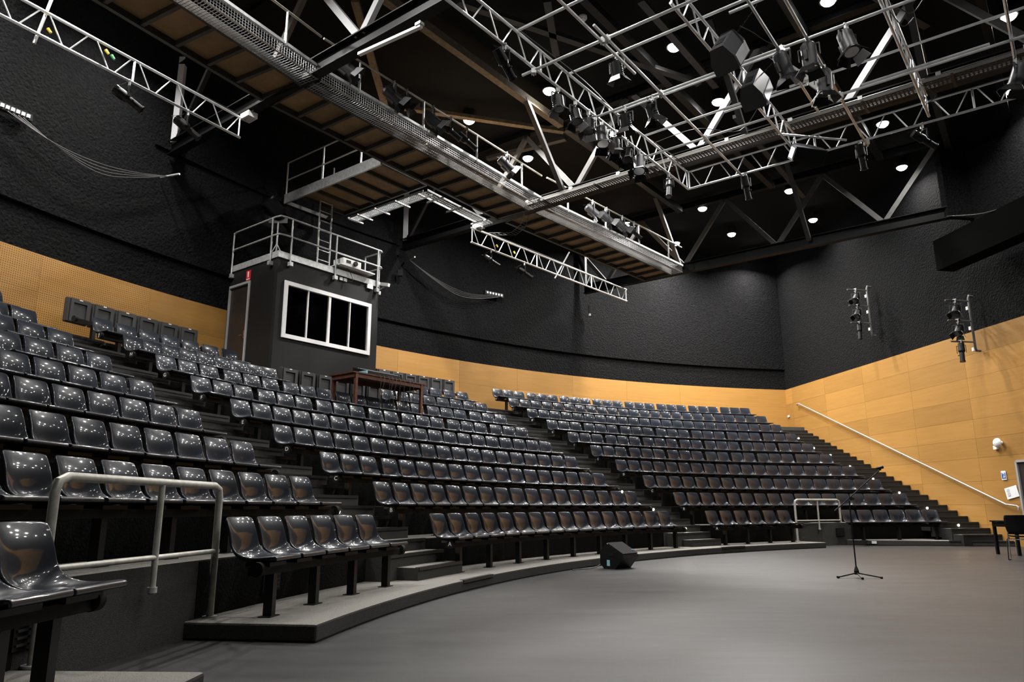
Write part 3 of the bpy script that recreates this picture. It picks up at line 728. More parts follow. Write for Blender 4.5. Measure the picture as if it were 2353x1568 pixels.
# clamps where pipes cross
CL = MB(); CL.cube(-.045, .045, -.045, .045, -.05, .05); CL.tube((0, 0, -.09), (0, 0, .09), .012, 6); CLm = CL.mesh('pipe_clamp', 'galvanised')
ci = 0
for u_, n_ in ((-5.36, 9.5), (-5.28, 9.5), (-5.33, 11.55), (-5.37, 13.68), (-3.1, 11.55), (-3.16, 13.68), (-2.7, 13.68), (uA, 9.5), (uA, 11.55), (uA, 13.68), (-2.74, 15.95), (-5.4, 15.95)):
    o = link('pipe_clamp', CLm, None, Matrix.Translation(UN(u_, n_, ZL-.07))); tag(o, 'galvanised clamp fixing two crossing pipes of the lighting grid', 'clamp', 'pipe clamps in the lighting grid')

# ------------------------------------------------------------------ catwalk in three lengths
def catwalk(n0, n1, u0, u1, label, posts=True):
    # u0, u1: rear lower edge at both ends
    p, q = UN(u0, n0, 0), UN(u1, n1, 0); d = (q-p); L = d.length; d.normalize(); f = d.cross(Vector((0, 0, 1))).normalized()
    if f.dot(UD) < 0: f = -f
    zz = Vector((0, 0, 1)); z0 = 9.2
    e = empty('catwalk', (p+q)/2+zz*z0, label, 'catwalk', 'catwalk lengths')
    def at(s, w, z): return p+d*s+f*w+zz*z
    WPLY = 1.12
    beam('stringer', at(0, 0.03, z0+.1), at(L, 0.03, z0+.1), .08, .2, 'joist', e); beam('stringer', at(0, WPLY, z0+.1), at(L, WPLY, z0+.1), .06, .2, 'joist', e)
    n = int(round(L/.66)); s = L/n
    for i in range(n+1): beam('joist', at(s*i, .07, z0+.07), at(s*i, WPLY-.03, z0+.07), .07, .1, 'joist', e)
    for i in range(n):
        m_ = MB().box((0, 0, 0), d, f, zz, s-.004, WPLY-.06, .018)
        link('plywood_panel', m_.mesh('plywood_panel', 'plywood'), e, Matrix.Translation(at(s*(i+.5), .04+WPLY/2-.03, z0+.135)))
    # wire mesh tray on the stage side
    g = MB(); WT = .42; c = e.location
    N = int(L/.06)
    for i in range(N):
        s_ = L*(i+.5)/N
        g.box(at(s_, WPLY+.03+WT/2, z0)-c, d, f, zz, .013, WT, .004); g.box(at(s_, WPLY+.03+WT, z0+.11)-c, d, f, zz, .01, .004, .22)
    for k in range(5): g.box(at(L/2, WPLY+.05+WT*k/4.5, z0+.004)-c, d, f, zz, L, .008, .004)
    for k in range(4): g.box(at(L/2, WPLY+.032+WT, z0+.03+.055*k)-c, d, f, zz, L, .004, .01)
    t = link('mesh_tray', g.mesh('mesh_tray', 'mesh_wire'), e, Matrix.Translation(c)); t['kind'] = 'stuff'
    rod('tray_rod', at(0, WPLY+.03+WT, z0), at(L, WPLY+.03+WT, z0), .01, 'timber_beam', e, 6)
    w_ = WPLY+.05+WT
    beam('edge_channel', at(0, w_, z0+.25), at(L, w_, z0+.25), .05, .06, 'galvanised', e)
    np_ = max(2, int(round(L/1.9)))
    for i in range(np_):
        s_ = L*(i+.5)/np_; rod('post', at(s_, w_, z0+.2), at(s_, w_, z0+.93), .024, 'galvanised', e)
        beam('post_sleeve', at(s_, w_, z0+.24), at(s_, w_, z0+.45), .045, .07, 'galvanised', e)
    rod('top_rail', at(0, w_, z0+.93), at(L, w_, z0+.93), .024, 'rail_paint', e)
    return lambda s_, z: at(s_, w_, z0+z), L
CW = [catwalk(-1.0, 7.7, -11.15, -12.36, 'left length of the catwalk with plywood soffit, cut by the top edge'),
      catwalk(7.95, 15.65, -12.38, -12.55, 'middle length of the catwalk with plywood soffit between two roof trusses'),
      catwalk(15.98, 23.62, -12.5, -11.97, 'far length of the catwalk ending at the farthest roof truss')]

# platform above the booth, with galvanised fascia
z0 = 9.2; n0, n1, u0, u1 = 11.17, 12.72, -16.4, -12.55
e = empty('access_platform', UN(u0, n0, z0), 'short galvanised access platform joining the catwalk above the control booth', 'platform')
beam('fascia', UN(u0, n0, z0+.13), UN(u1, n0, z0+.13), .05, .27, 'galvanised', e); beam('fascia', UN(u0, n1, z0+.1), UN(u1, n1, z0+.1), .06, .2, 'joist', e)
n = 6
for i in range(n+1): beam('joist', UN(u0+(u1-u0)*i/n, n0, z0+.06), UN(u0+(u1-u0)*i/n, n1, z0+.06), .06, .1, 'joist', e)
for i in range(1, n):
    m_ = MB().box((0, 0, 0), UD, ND, (0, 0, 1), (u1-u0)/n-.01, n1-n0-.04, .018)
    link('plywood_panel', m_.mesh('plywood_panel', 'plywood'), e, Matrix.Translation(UN(u0+(u1-u0)*(i+.5)/n, (n0+n1)/2, z0+.12)))
for nn, uu in ((n0, (-16.35, -14.8, -13.3)), (n1, (-16.35, -15.2, -14.0))):
    for u_ in uu: rod('post', UN(u_, nn, z0+.2), UN(u_, nn, z0+1.2), .022, 'rail_steel', e)
    for h in (.68, 1.2): rod('rail', UN(-16.35, nn, z0+h), UN(u1, nn, z0+h), .02, 'rail_steel', e)
# wire cable trays under it
def tray(name, pts, w_, label, mat='galvanised', step=.06, arms=()):
    e = empty(name, pts[0], label, 'cable tray'); 
    p, q = Vector(pts[0]), Vector(pts[1]); d = q-p; L = d.length; d.normalize(); f = d.cross(Vector((0, 0, 1))).normalized()
    g = MB(); c = Vector(pts[0])
    for i in range(int(L/step)): g.box(d*(step*(i+.5)), d, f, (0, 0, 1), .012, w_, .006)
    for k in range(5): g.box(d*(L/2)+f*(w_*(k/4-.5)), d, f, (0, 0, 1), L, .008, .008)
    t = link('wire_mesh', g.mesh('wire_mesh', mat), e, Matrix.Translation(c)); t['kind'] = 'stuff'
    for s in (-1, 1): beam('side_rail', p+f*(s*w_/2)+Vector((0, 0, .03)), q+f*(s*w_/2)+Vector((0, 0, .03)), .015, .05, mat, e)
    for a in arms: beam('bracket_arm', p+d*a-f*(w_*.85)-Vector((0, 0, .03)), p+d*a+f*(w_*.85)-Vector((0, 0, .03)), .04, .04, 'pale_steel', e)
    return e
tray('cable_tray', (UN(-15.7, 12.95, 9.1), UN(-12.7, 12.95, 9.1)), .34, 'wire cable tray with white cross arms below the access platform', arms=(.15, .55, 1.25, 2.05))
tray('cable_tray', (UN(-12.75, 12.8, 9.1), UN(-12.85, 15.6, 9.1)), .34, 'wire cable tray with white cross arms along the back of the catwalk', arms=(.5, 1.3, 2.4))
# perforated tray and pipe along the middle roof truss
e = empty('perforated_tray', UN(-11.2, 15.45, 9.18), 'perforated galvanised cable tray running beneath the middle roof truss', 'cable tray')
g = MB()
for i in range(int(13/.075)): g.box(UD*(.075*(i+.5)), UD, ND, (0, 0, 1), .035, .3, .006)
for k in range(5): g.box(UD*6.5+ND*(.3*(k/4-.5)), UD, ND, (0, 0, 1), 13, .03, .006)
t = link('tray_bed', g.mesh('tray_bed', 'tray_grey'), e, Matrix.Translation(e.location)); t['kind'] = 'stuff'
for s in (-1, 1): beam('side_rail', UN(-11.2, 15.45+s*.16, 9.21), UN(1.8, 15.45+s*.16, 9.21), .012, .07, 'tray_grey', e)
for i in range(8): beam('bracket_arm', UN(-10.6+i*1.6, 15.2, 9.14), UN(-10.6+i*1.6, 15.75, 9.14), .05, .04, 'black_steel', e)
e = empty('beam_pipe', UN(-11.3, 15.62, 9.4), 'thin pipe held by pale clamps along the middle roof truss', 'pipe')
rod('pipe', UN(-11.6, 15.6, 9.42), UN(3, 15.6, 9.42), .02, 'grey_steel', e)
for i in range(9): block('clamp', UN(-11.4+i*1.45, 15.6, 9.42), UD, ND, .09, .09, .1, 'galvanised', e)
e = empty('cable_ladder', UN(-11.4, 15.6, 9.0), 'drooping wire cable ladder below the crossing of catwalk and middle truss', 'cable tray')
pts = [UN(-13.0, 15.9, 8.95), UN(-12.2, 16.0, 8.8), UN(-11.8, 15.9, 8.9), UN(-11.5, 15.7, 9.15)]
for s in (-.12, .12): build(MB().path([p+ND*s for p in pts], .01, 5), 'side_wire', 'grey_steel', e)
for i in range(3):
    for k in range(5):
        c = pts[i].lerp(pts[i+1], k/5); rod('rung', c-ND*.12, c+ND*.12, .008, 'grey_steel', e, 5)
def proj(p):
    d = Vector(p)-Vector((0, 0, EYE)); w_ = d.dot(fw); return 1176.5+FPX*d.dot(rt)/w_, 784-FPX*d.dot(up)/w_
def along(p, q, x):
    # point of the segment p-q that lies at picture column x
    p, q = Vector(p), Vector(q); best = min(range(401), key=lambda i: abs(proj(p.lerp(q, i/400))[0]-x)); return p.lerp(q, best/400)

# ================================================================== stage lamps
def lampmeshes():
    out = {}
    b_ = MB().tube((0, 0, -.3), (0, 0, -.03), .095, 14, .105); b_.tube((0, 0, -.03), (0, 0, .03), .105, 14, .075); b_.tube((0, 0, .03), (0, 0, .33), .075, 14); b_.tube((0, 0, .31), (0, 0, .345), .088, 14)
    b_.cube(-.02, .02, .09, .12, -.28, -.05); b_.cube(-.1, .1, -.01, .01, -.12, -.1); b_.cube(.07, .12, -.01, .01, .1, .13)
    out['profile'] = (b_.mesh('body', 'black_steel', True), MB().tube((0, 0, .335), (0, 0, .35), .068, 14).mesh('lens', 'lens_dark'), .11, .345, None)
    b_ = MB().tube((0, 0, -.17), (0, 0, .12), .125, 12); b_.tube((0, 0, .1), (0, 0, .135), .14, 12); b_.tube((0, 0, -.2), (0, 0, -.17), .09, 12)
    for k in range(5): b_.cube(-.135, .135, -.05+.0, .05, -.15+.05*k, -.14+.05*k)
    out['fresnel'] = (b_.mesh('body', 'black_steel', True), MB().tube((0, 0, .13), (0, 0, .142), .11, 12).mesh('lens', 'lens_dark'), .15, .135, 'lamp_pale')
    b_ = MB().tube((0, 0, -.24), (0, 0, .2), .145, 14); b_.tube((0, 0, .18), (0, 0, .215), .165, 14); b_.cube(-.03, .03, .14, .19, -.1, .1); b_.tube((0, 0, -.3), (0, 0, -.24), .1, 14, .145)
    out['flood'] = (b_.mesh('body', 'lamp_grey', True), MB().tube((0, 0, .2), (0, 0, .222), .13, 14).mesh('lens', 'lens_bright'), .17, .215, 'lamp_pale')
    return out
LM = lampmeshes()
FLAP = {}
for k, r_ in (('fresnel', .13), ('flood', .155)):
    FLAP[k] = MB().add([(-r_*.8, 0, 0), (r_*.8, 0, 0), (r_*1.05, .0, r_*1.15), (-r_*1.05, .0, r_*1.15), (-r_*.8, .006, 0), (r_*.8, .006, 0), (r_*1.05, .006, r_*1.15), (-r_*1.05, .006, r_*1.15)],
                       [(0, 1, 2, 3), (7, 6, 5, 4), (0, 4, 5, 1), (1, 5, 6, 2), (2, 6, 7, 3), (3, 7, 4, 0)]).mesh('barn_door', 'black_steel')
    FLAP[k+'_pale'] = FLAP[k].copy(); FLAP[k+'_pale'].materials[0] = MATS['lamp_pale']  # pale copy, coloured like a flap catching the downlights
CLAMPM = MB(); CLAMPM.cube(-.03, .03, -.02, .02, -.07, .04); CLAMPM.tube((0, 0, -.12), (0, 0, -.05), .012, 8); CLAMPM.cube(-.045, .045, -.012, .012, .02, .05)
CLAMPM = CLAMPM.mesh('clamp', 'galvanised')
YOKE = {}
for k, (a_, b_, r_, fr, fl) in LM.items():
    y = MB().cube(-r_-.01, r_+.01, -.015, .015, -.125, -.115); y.cube(-r_-.01, -r_, -.015, .015, -.33, -.12); y.cube(r_, r_+.01, -.015, .015, -.33, -.12); YOKE[k] = y.mesh('yoke', 'lamp_grey' if k != 'profile' else 'black_steel')
def lamp(kind, p, aim, label, drop=.32, cat='stage light'):
    e = empty('stage_lamp', p, label, cat, 'stage lamps')
    body, lens, r_, fr, fl = LM[kind]; p = Vector(p); aim = Vector(aim).normalized()
    h = Vector((aim.x, aim.y, 0)); h = h.normalized() if h.length > .01 else Vector((1, 0, 0))
    sx = h.cross(Vector((0, 0, 1))).normalized()
    Y = Matrix(((sx.x, h.x, 0, p.x), (sx.y, h.y, 0, p.y), (0, 0, 1, p.z), (0, 0, 0, 1)))
    link('clamp', CLAMPM, e, Y); link('yoke', YOKE[kind], e, Y)
    c = p-Vector((0, 0, drop)); zc_ = aim; yc = zc_.cross(sx).normalized(); xc = yc.cross(zc_)
    B = Matrix(((xc.x, yc.x, zc_.x, c.x), (xc.y, yc.y, zc_.y, c.y), (xc.z, yc.z, zc_.z, c.z), (0, 0, 0, 1)))
    B = B @ Matrix.Scale(.86, 4)
    bo = link('body', body, e, B); link('lens', lens, bo, B)
    if kind in FLAP:
        pale = random.randrange(4)
        for k in range(4):
            F = B @ Matrix.Rotation(k*math.pi/2, 4, 'Z') @ Matrix.Translation((0, r_-.02, fr-.005)) @ Matrix.Rotation(-.6, 4, 'X')
            link('barn_door', FLAP[kind+('_pale' if k == pale else '')], bo, F)
    pts = [p+Vector((.0, 0, .03)), p+h*(-.12)+Vector((0, 0, -.08)), c-aim*.38+Vector((0, 0, -.05)), c-aim*.28]
    build(MB().path(pts, .006, 5), 'power_cable', 'cable', e)
    return e
STG = Vector((7, 8, 0))
def aimat(p, jit=0.0, tgt=STG): return (Vector(tgt)-Vector(p)).normalized()+Vector((random.uniform(-jit, jit), random.uniform(-jit, jit), random.uniform(-jit, jit)))
# on the nearest ladder truss
cA, cB = UN(uA, 6.6, ZL-.03), UN(uA, 15.95, ZL-.03)
for x, kd, lab, dr_ in ((1158, 'profile', 'long black profile spot alone on the nearest ladder truss', Vector((.5, .55, -.7))), (1283, 'fresnel', 'pale-faced stage lamp beside the downlight, first of the cluster on the truss', None), (1322, 'fresnel', 'stage lamp with barn doors, second of the cluster on the nearest truss', None),
                  (1352, 'fresnel', 'stage lamp with barn doors, third of the cluster on the nearest truss', None), (1383, 'flood', 'large stage lamp in the middle of the cluster on the nearest truss', None), (1412, 'fresnel', 'stage lamp with barn doors, fifth of the cluster on the nearest truss', None),
                  (1440, 'fresnel', 'stage lamp with barn doors, sixth of the cluster on the nearest truss', None), (1468, 'flood', 'lowest large lamp of the cluster with a bright splayed barn door', None), (1536, 'profile', 'silver-backed spot under the corner where the ladder trusses meet', None)):
    p = along(cA, cB, x); lamp(kd, p, dr_ if dr_ else aimat(p, .12, (2, 12, 0)), lab)
def onpipe(n_, z, x): return along(UN(uA, n_, z), UN(2.4, n_, z), x)
p = onpipe(10.7, ZT+.02, 1418); lamp('fresnel', p, aimat(p, .1, (3, 14, 2)), 'stage lamp with barn doors alone on the cross pipe near the free pipe ends')
p = onpipe(11.55, ZL-.08, 1437); lamp('fresnel', p, aimat(p, .1, (3, 14, 2)), 'stage lamp at the left end of the middle cross pipe, above the truss cluster')
p = onpipe(11.55, ZL-.08, 1497); lamp('fresnel', p, aimat(p, .1, (4, 13, 2)), 'stage lamp with looped cables, second on the middle cross pipe')
p = onpipe(11.55, ZL-.08, 1798); lamp('flood', p, Vector((.35, .1, -1)), 'grey flood lamp with a splayed white flap, left of the four flood lamps')
p = onpipe(11.55, ZL-.08, 1945); lamp('flood', p, Vector((.1, -.25, -1)), 'grey flood lamp with a glinting lens, right of the four flood lamps')
p = along(UN(-2.62, 9.4, ZL-.12), UN(-2.75, 16.05, ZL-.12), 1856); lamp('flood', p, Vector((.05, .05, -1)), 'grey flood lamp hanging straight down, highest of the four flood lamps')
p = along(UN(-2.62, 9.4, ZL-.12), UN(-2.75, 16.05, ZL-.12), 1891); lamp('flood', p, Vector((0, .1, -1)), 'grey flood lamp hanging straight down, lowest of the four flood lamps')
cC, cD = UN(uA, 15.95, ZL-.03), UN(3, 15.95, ZL-.03)
for x, kd, lab in ((1712, 'profile', 'black spot below the long truss where the run-away pipe ends'), (1975, 'profile', 'black spot hanging below the long truss, third from its corner'), (2118, 'profile', 'black spot tilted upward beside the cable-wrapped truss')):
    p = along(cC, cD, x); lamp(kd, p, Vector((.2, .2, -1)) if x < 2000 else Vector((.55, .1, -.3)), lab)
p = UN(uF, 14.4, ZL-.05); lamp('flood', p, Vector((-.3, .3, -1)), 'dark flood lamp at the right edge below the brightest downlight')
p = along(UN(*LTa, ZL-.03), UN(*LTb, ZL-.03), 298); lamp('profile', p, Vector((.75, .45, -.55)), 'black profile spot in the middle of the upper left ladder truss')
p = along(UN(*LTa, ZL-.03), UN(*LTb, ZL-.03), 432); lamp('profile', p, Vector((.7, .3, -.6)), 'short black spot near the right end of the upper left ladder truss')
for x, lab in ((1128, 'black profile spot at the left end of the truss behind the catwalk'), (1205, 'silver-backed profile spot, second on the truss behind the catwalk')):
    p = along(UN(-13.35, 15.45, ZL-.03), UN(-12.85, 23.85, ZL-.03), x); lamp('profile', p, Vector((.8, .2, -.5)), lab)
for (fn, L), xs in ((CW[1], ((795, 'flood', 'black lamp on the catwalk rail right beside the nearest roof beam'), (905, 'flood', 'silver-bodied lamp on the catwalk rail above the access platform'), (935, 'fresnel', 'dark lamp hanging close behind the silver-bodied one on the catwalk rail'), (995, 'flood', 'black lamp in the middle of the catwalk rail, left of a group of three'), (1035, 'profile', 'black profile spot, middle one of three on the catwalk rail'), (1072, 'profile', 'black profile spot, right one of three on the catwalk rail'), (1163, 'flood', 'grey lamp alone on the catwalk rail near the middle roof truss'))),
                    (CW[2], ((1360, 'flood', 'dark lamp at the near end of the far catwalk rail'), (1392, 'flood', 'dark lamp, second on the far catwalk rail'), (1428, 'flood', 'lamp with a lit back, third on the far catwalk rail'), (1455, 'profile', 'long grey spot, fourth on the far catwalk rail')))):
    for x, kd, lab in xs:
        p = along(fn(0, .9), fn(L, .9), x); lamp(kd, p+UD*.02, Vector((.75, .25, -.62))+Vector((0, random.uniform(-.1, .1), 0)), lab)

# loudspeakers hung in the grid
def speaker(c, fwd, w_, h_, d_, label, side=True):
    fwd = Vector(fwd).normalized(); sx = fwd.cross(Vector((0, 0, 1))).normalized(); uz = sx.cross(fwd)
    M = Matrix(((sx.x, fwd.x, uz.x, c[0]), (sx.y, fwd.y, uz.y, c[1]), (sx.z, fwd.z, uz.z, c[2]), (0, 0, 0, 1)))
    e = empty('loudspeaker', c, label, 'loudspeaker', 'hanging loudspeakers')
    poly = [(-w_/2, d_/2, 0), (w_/2, d_/2, 0), (w_/2, 0, 0), (w_/2*.55, -d_/2, 0), (-w_/2*.55, -d_/2, 0), (-w_/2, 0, 0)]
    m_ = MB().prism(poly, (0, 0, -h_/2), (0, 0, h_/2)); link('cabinet', m_.mesh('cabinet', 'lamp_grey'), e, M)
    m_ = MB().cube(-w_/2+.02, w_/2-.02, d_/2, d_/2+.012, -h_/2+.02, h_/2-.02); link('grille', m_.mesh('grille', 'grille'), e, M)
    for s in (-1, 1):
        m_ = MB().cube(s*(w_/2), s*(w_/2+.012), d_*.05, d_*.45, -h_/2+.04, h_/2-.04); link('side_plate', m_.mesh('side_plate', 'lamp_pale'), e, M)
    m_ = MB().cube(-w_/2*.3, w_/2*.3, -d_/2-.008, -d_/2, -h_/2*.5, h_/2*.2); link('socket_plate', m_.mesh('socket_plate', 'black_plastic'), e, M)
    return e
pS1 = Zp(1672, 120, 8.45); speaker(pS1, (.55, .55, -.62), .42, .66, .46, 'upper of two dark loudspeakers hanging in the pipe grid')
pS2 = Zp(1734, 206, 8.45); speaker(pS2, (.5, .6, -.6), .42, .66, .46, 'lower of two dark loudspeakers hanging in the pipe grid')
pS3 = Zp(1850, 352, 8.5); speaker(pS3, (.15, -.6, -.55), .75, .3, .4, 'wide dark loudspeaker slung under the long lighting truss')
for p, (x, y), lab in ((pS1, (1738, 12), 'chain holding the upper hanging loudspeaker'), (pS2, (1790, 130), 'chain holding the lower hanging loudspeaker')):
    q = Zp(x, y, 9.0); a = p+Vector((.1, .1, .28)); n = int((q-a).length/.045); e = empty('chain', a, 'dark '+lab, 'chain')
    g = MB()
    for i in range(n):
        c = a.lerp(q, (i+.5)/n)-a; d = (q-a).normalized(); sd = d.orthogonal() if i % 2 else d.cross(d.orthogonal()); g.bar(c-d*.03, c+d*.03, .022, .008, sd)
    t = link('links', g.mesh('links', 'black_steel'), e, Matrix.Translation(a)); t['kind'] = 'stuff'
a = UN(uD_, 15.7, ZT-.15); rod_ = rod('spreader_pipe', Zp(1790, 308, 8.85), Zp(1945, 322, 8.75), .025, 'aluminium'); tag(rod_, 'slanting pipe from which the wide loudspeaker is slung', 'pipe')
# loose cables wound in the grid
def cable(pts, r, mat, label, name='cable', cat='cable', parent=None):
    P = [Vector(p) for p in pts]; out = []
    for i in range(len(P)-1):
        a, b_ = P[i], P[i+1]; pm = P[i-1] if i else a; pn = P[i+2] if i+2 < len(P) else b_
        for k in range(6):
            t = k/6; out.append(.5*((2*a)+(b_-pm)*t+(2*pm-5*a+4*b_-pn)*t*t+(3*a-pm-3*b_+pn)*t**3))
    out.append(P[-1]); o = centred(MB().path(out, r, 5), name, mat, parent, True)
    if label: tag(o, label, cat)
    return o
cable([Zp(1700, 60, 8.95), Zp(1730, 75, 8.8), Zp(1760, 95, 8.7), Zp(1800, 110, 8.7)], .008, 'cable', 'black cable sagging between the upper loudspeaker and the flood lamps')
cable([UN(uD_, 13.7, 9.1), Zp(1700, 300, 8.9), Zp(1600, 296, 8.95), Zp(1500, 330, 9.1)], .008, 'cable', 'long black cable sagging along the cross pipe near the roof beam')
for k, (xs) in enumerate((((2040, 20), (2075, 60), (2100, 40)), ((2110, 190), (2150, 220), (2118, 245)), ((2060, 15), (2095, 30), (2120, 0)))):
    cable([Zp(x, y, 8.9) for x, y in xs], .009, 'cable', ('black cable loop at the top of the wrapped truss', 'black cable coil at the foot of the wrapped truss', 'second loop of cable above the wrapped truss')[k])
cable([UN(uA, 9.0, ZT+.06), UN(uA+.1, 11, ZT+.02), UN(uA-.05, 13, ZT+.06), UN(uA+.1, 15.6, ZT+.05)], .012, 'cable', 'black cable strapped along the upper chord of the nearest truss')
cable([UN(-12.55, 2.6, ZT+.04), UN(-12.75, 4.2, ZT+.06), UN(-12.9, 5.6, ZT+.03), UN(-13.1, 7.6, ZT+.05)], .018, 'cable', 'black cable bundle strapped along the upper left ladder truss')
cable([UN(-13.35, 15.6, ZT+.04), UN(-13.2, 18, ZT+.06), UN(-13.05, 20.5, ZT+.04), UN(-12.9, 23.6, ZT+.03)], .014, 'cable', 'black cable bundle strapped along the truss behind the catwalk')
# coloured plugs on the side trusses
for i, (x, y, mt, nm) in enumerate(((110, 66, 'yellow', 'yellow plug hanging at the far left of the upper left truss'), (243, 115, 'yellow', 'yellow plug tied to the middle of the upper left truss'), (256, 127, 'green', 'green plug tied to the middle of the upper left truss'), (1140, 563, 'yellow', 'yellow plug at the left end of the truss behind the catwalk'), (1180, 578, 'yellow', 'yellow plug tied near the middle of the truss behind the catwalk'))):
    p = Up(x, y, -12.7 if i < 3 else -13.25); o = centred(MB().tube(p, p+Vector((.05, .02, -.07)), .03, 8, .022), 'plug', mt); tag(o, nm, 'plug')
# junction boxes
for p, lab in ((Up(572, 268, -13.0), 'pale junction box at the right end of the upper left truss'), (Up(1100, 521, -13.3), 'pale junction box at the left end of the truss behind the catwalk')):
    e = empty('junction_box', p, lab, 'box'); block('box', p, UD, ND, .3, .22, .12, 'white_plastic', e); block('lid', p+Vector((0, 0, -.065)), UD, ND, .26, .18, .01, 'galvanised', e)
    cable([p+UD*.1, p+UD*.2+Vector((0, 0, .2)), p+ND*.3+Vector((0, 0, .35))], .02, 'pale_steel', None, 'conduit', parent=e)
# hanging stays for the side trusses
for x0, y0, x1, y1, u_, lab in ((122, -10, 78, 100, -12.7, 'thin grey drop pipe crossing the upper left ladder truss'), (1308, 580, 1275, 640, -13.1, 'thin grey drop pipe crossing the truss behind the catwalk')):
    o = rod('drop_pipe', Up(x0, y0, u_), Up(x1, y1, u_), .025, 'galvanised'); tag(o, lab, 'pipe')
# smoke detector on the ceiling
e = empty('smoke_detector', Zp(1339, 43, 11.9), 'small round white smoke detector on the black ceiling', 'detector')
p = Zp(1339, 43, 11.9); rod('base', p, p+Vector((0, 0, .05)), .1, 'white_plastic', e, 16); rod('cap', p-Vector((0, 0, .04)), p, .07, 'white_plastic', e, 16)

# ================================================================== control booth
uB, nL, nR, zR = -14.83, 10.04, 13.28, 7.02
uW = -16.95; zb = 3.3
bt = empty('control_booth', UN(uB, (nL+nR)/2, zb), 'black control booth at the back of the seating with a wide white window', 'booth', kind='structure')
w0, w1, v0, v1 = 10.3, 12.97, 5.11, 6.43            # window opening
def slab(name, u0_, u1_, n0_, n1_, z0_, z1_, mat, parent):
    return block(name, UN((u0_+u1_)/2, (n0_+n1_)/2, (z0_+z1_)/2), UD, ND, abs(u1_-u0_), abs(n1_-n0_), abs(z1_-z0_), mat, parent)
th_ = .12
m_ = MB()
for a, c, d, f_ in ((nL, w0, zb, zR), (w1, nR, zb, zR), (w0, w1, zb, v0), (w0, w1, v1, zR)):
    m_.box(UN(uB-th_/2, (a+c)/2, (d+f_)/2), UD, ND, (0, 0, 1), th_, c-a, f_-d)
centred(m_, 'front_wall', 'booth_black', bt)
du0, du1, dz1 = -16.85, -15.98, 6.6
m_ = MB()
for a, c, d, f_ in ((uB-th_, du1, zb, zR), (du0, uW-.3, zb, zR), (du1, du0, dz1, zR)):
    m_.box(UN((a+c)/2, nL+th_/2, (d+f_)/2), UD, ND, (0, 0, 1), abs(a-c), th_, f_-d)
centred(m_, 'side_wall', 'booth_side', bt)
slab('side_wall', uB-th_, uW-.6, nR-th_, nR, zb, zR, 'booth_black', bt)
slab('roof_deck', uB, uW-.3, nL, nR, zR, zR+.06, 'booth_black', bt); slab('back_wall', uW-.35, uW-.25, nL, nR, zb, zR, 'black_matt', bt); slab('booth_floor', uB, uW, nL, nR, 4.1, 4.2, 'black_matt', bt)
slab('roof_channel', uB+.0, uB+.03, nL-.03, nR+.03, zR, zR+.16, 'galvanised', bt); slab('roof_channel', uB, uW, nL-.03, nL, zR, zR+.16, 'galvanised', bt)
# window
wn = empty('window_1', UN(uB, (w0+w1)/2, v0), 'white framed four-pane window of the control booth', 'window', kind='structure')
for a, c, d, f_ in ((w0-.05, w0+.05, v0-.05, v1+.05), (w1-.05, w1+.05, v0-.05, v1+.05), (w0+.05, w1-.05, v0-.05, v0+.05), (w0+.05, w1-.05, v1-.05, v1+.05)): slab('frame', uB-.06, uB+.035, a, c, d, f_, 'white_frame', wn)
wm = (w0+w1)/2
for nn, hw in ((wm, .035), ((w0+wm)/2, .014), ((w1+wm)/2, .014)): slab('mullion', uB-.05, uB+.02, nn-hw, nn+hw, v0+.05, v1-.05, 'white_frame', wn)
for i in range(4):
    a = w0+.05+(w1-w0-.1)*i/4; slab('pane', uB-.03, uB-.022, a+.015, a+(w1-w0-.1)/4-.015, v0+.05, v1-.05, 'booth_glass', wn)
# things on the desk inside
e = empty('booth_desk', UN(uB-.5, wm, 4.95), 'dark desk behind the booth window', 'desk'); slab('top', uB-.2, uB-.8, w0, w1, 4.92, 4.97, 'black_matt', e); slab('panel', uB-.75, uB-.78, w0, w1, 4.2, 4.92, 'black_matt', e)
o = slab('folder', uB-.3, uB-.5, 10.75, 10.95, 4.97, 5.15, 'timber_beam', None); tag(o, 'tan folder standing behind the left pane of the booth window', 'folder')
e = empty('headset', UN(uB-.4, 11.45, 5.1), 'dark headset with a yellow foam behind the booth window', 'headset')
rod('band', UN(uB-.4, 11.35, 5.08), UN(uB-.4, 11.55, 5.18), .04, 'black_plastic', e); rod('foam', UN(uB-.38, 11.55, 5.12), UN(uB-.38, 11.62, 5.12), .04, 'yellow', e)
# door
dr = empty('door_1', UN(du1, nL, 4.25), 'dark brown booth door in a pale grey frame', 'door', kind='structure')
slab('leaf', du1, du0, nL+.03, nL+.08, 4.2, dz1, 'door_dark', dr)
for a, c, d, f_ in ((du1+.04, du1-.02, 4.2, dz1+.04), (du0+.02, du0-.04, 4.2, dz1+.04), (du1, du0, dz1-.02, dz1+.04)): slab('frame', a, c, nL-.03, nL+.1, d, f_, 'door_frame', dr)
hd = slab('lock_plate', du1-.1, du1-.14, nL+.015, nL+.03, 5.18, 5.38, 'chrome', dr); rod('lever', UN(du1-.12, nL-.03, 5.26), UN(du1-.24, nL-.03, 5.26), .01, 'chrome', hd)
# fire point sign
p = UN(-16.05, nL-.012, 6.8); e = empty('fire_sign', p, 'small red fire extinguisher sign above the booth door', 'sign')
slab('board', -15.96, -16.14, nL-.012, nL, 6.66, 6.92, 'sign_red', e); slab('pictogram', -16.025, -16.075, nL-.015, nL-.0125, 6.74, 6.89, 'white_plastic', e); slab('strip', -15.98, -16.12, nL-.015, nL-.0125, 6.68, 6.705, 'white_plastic', e)
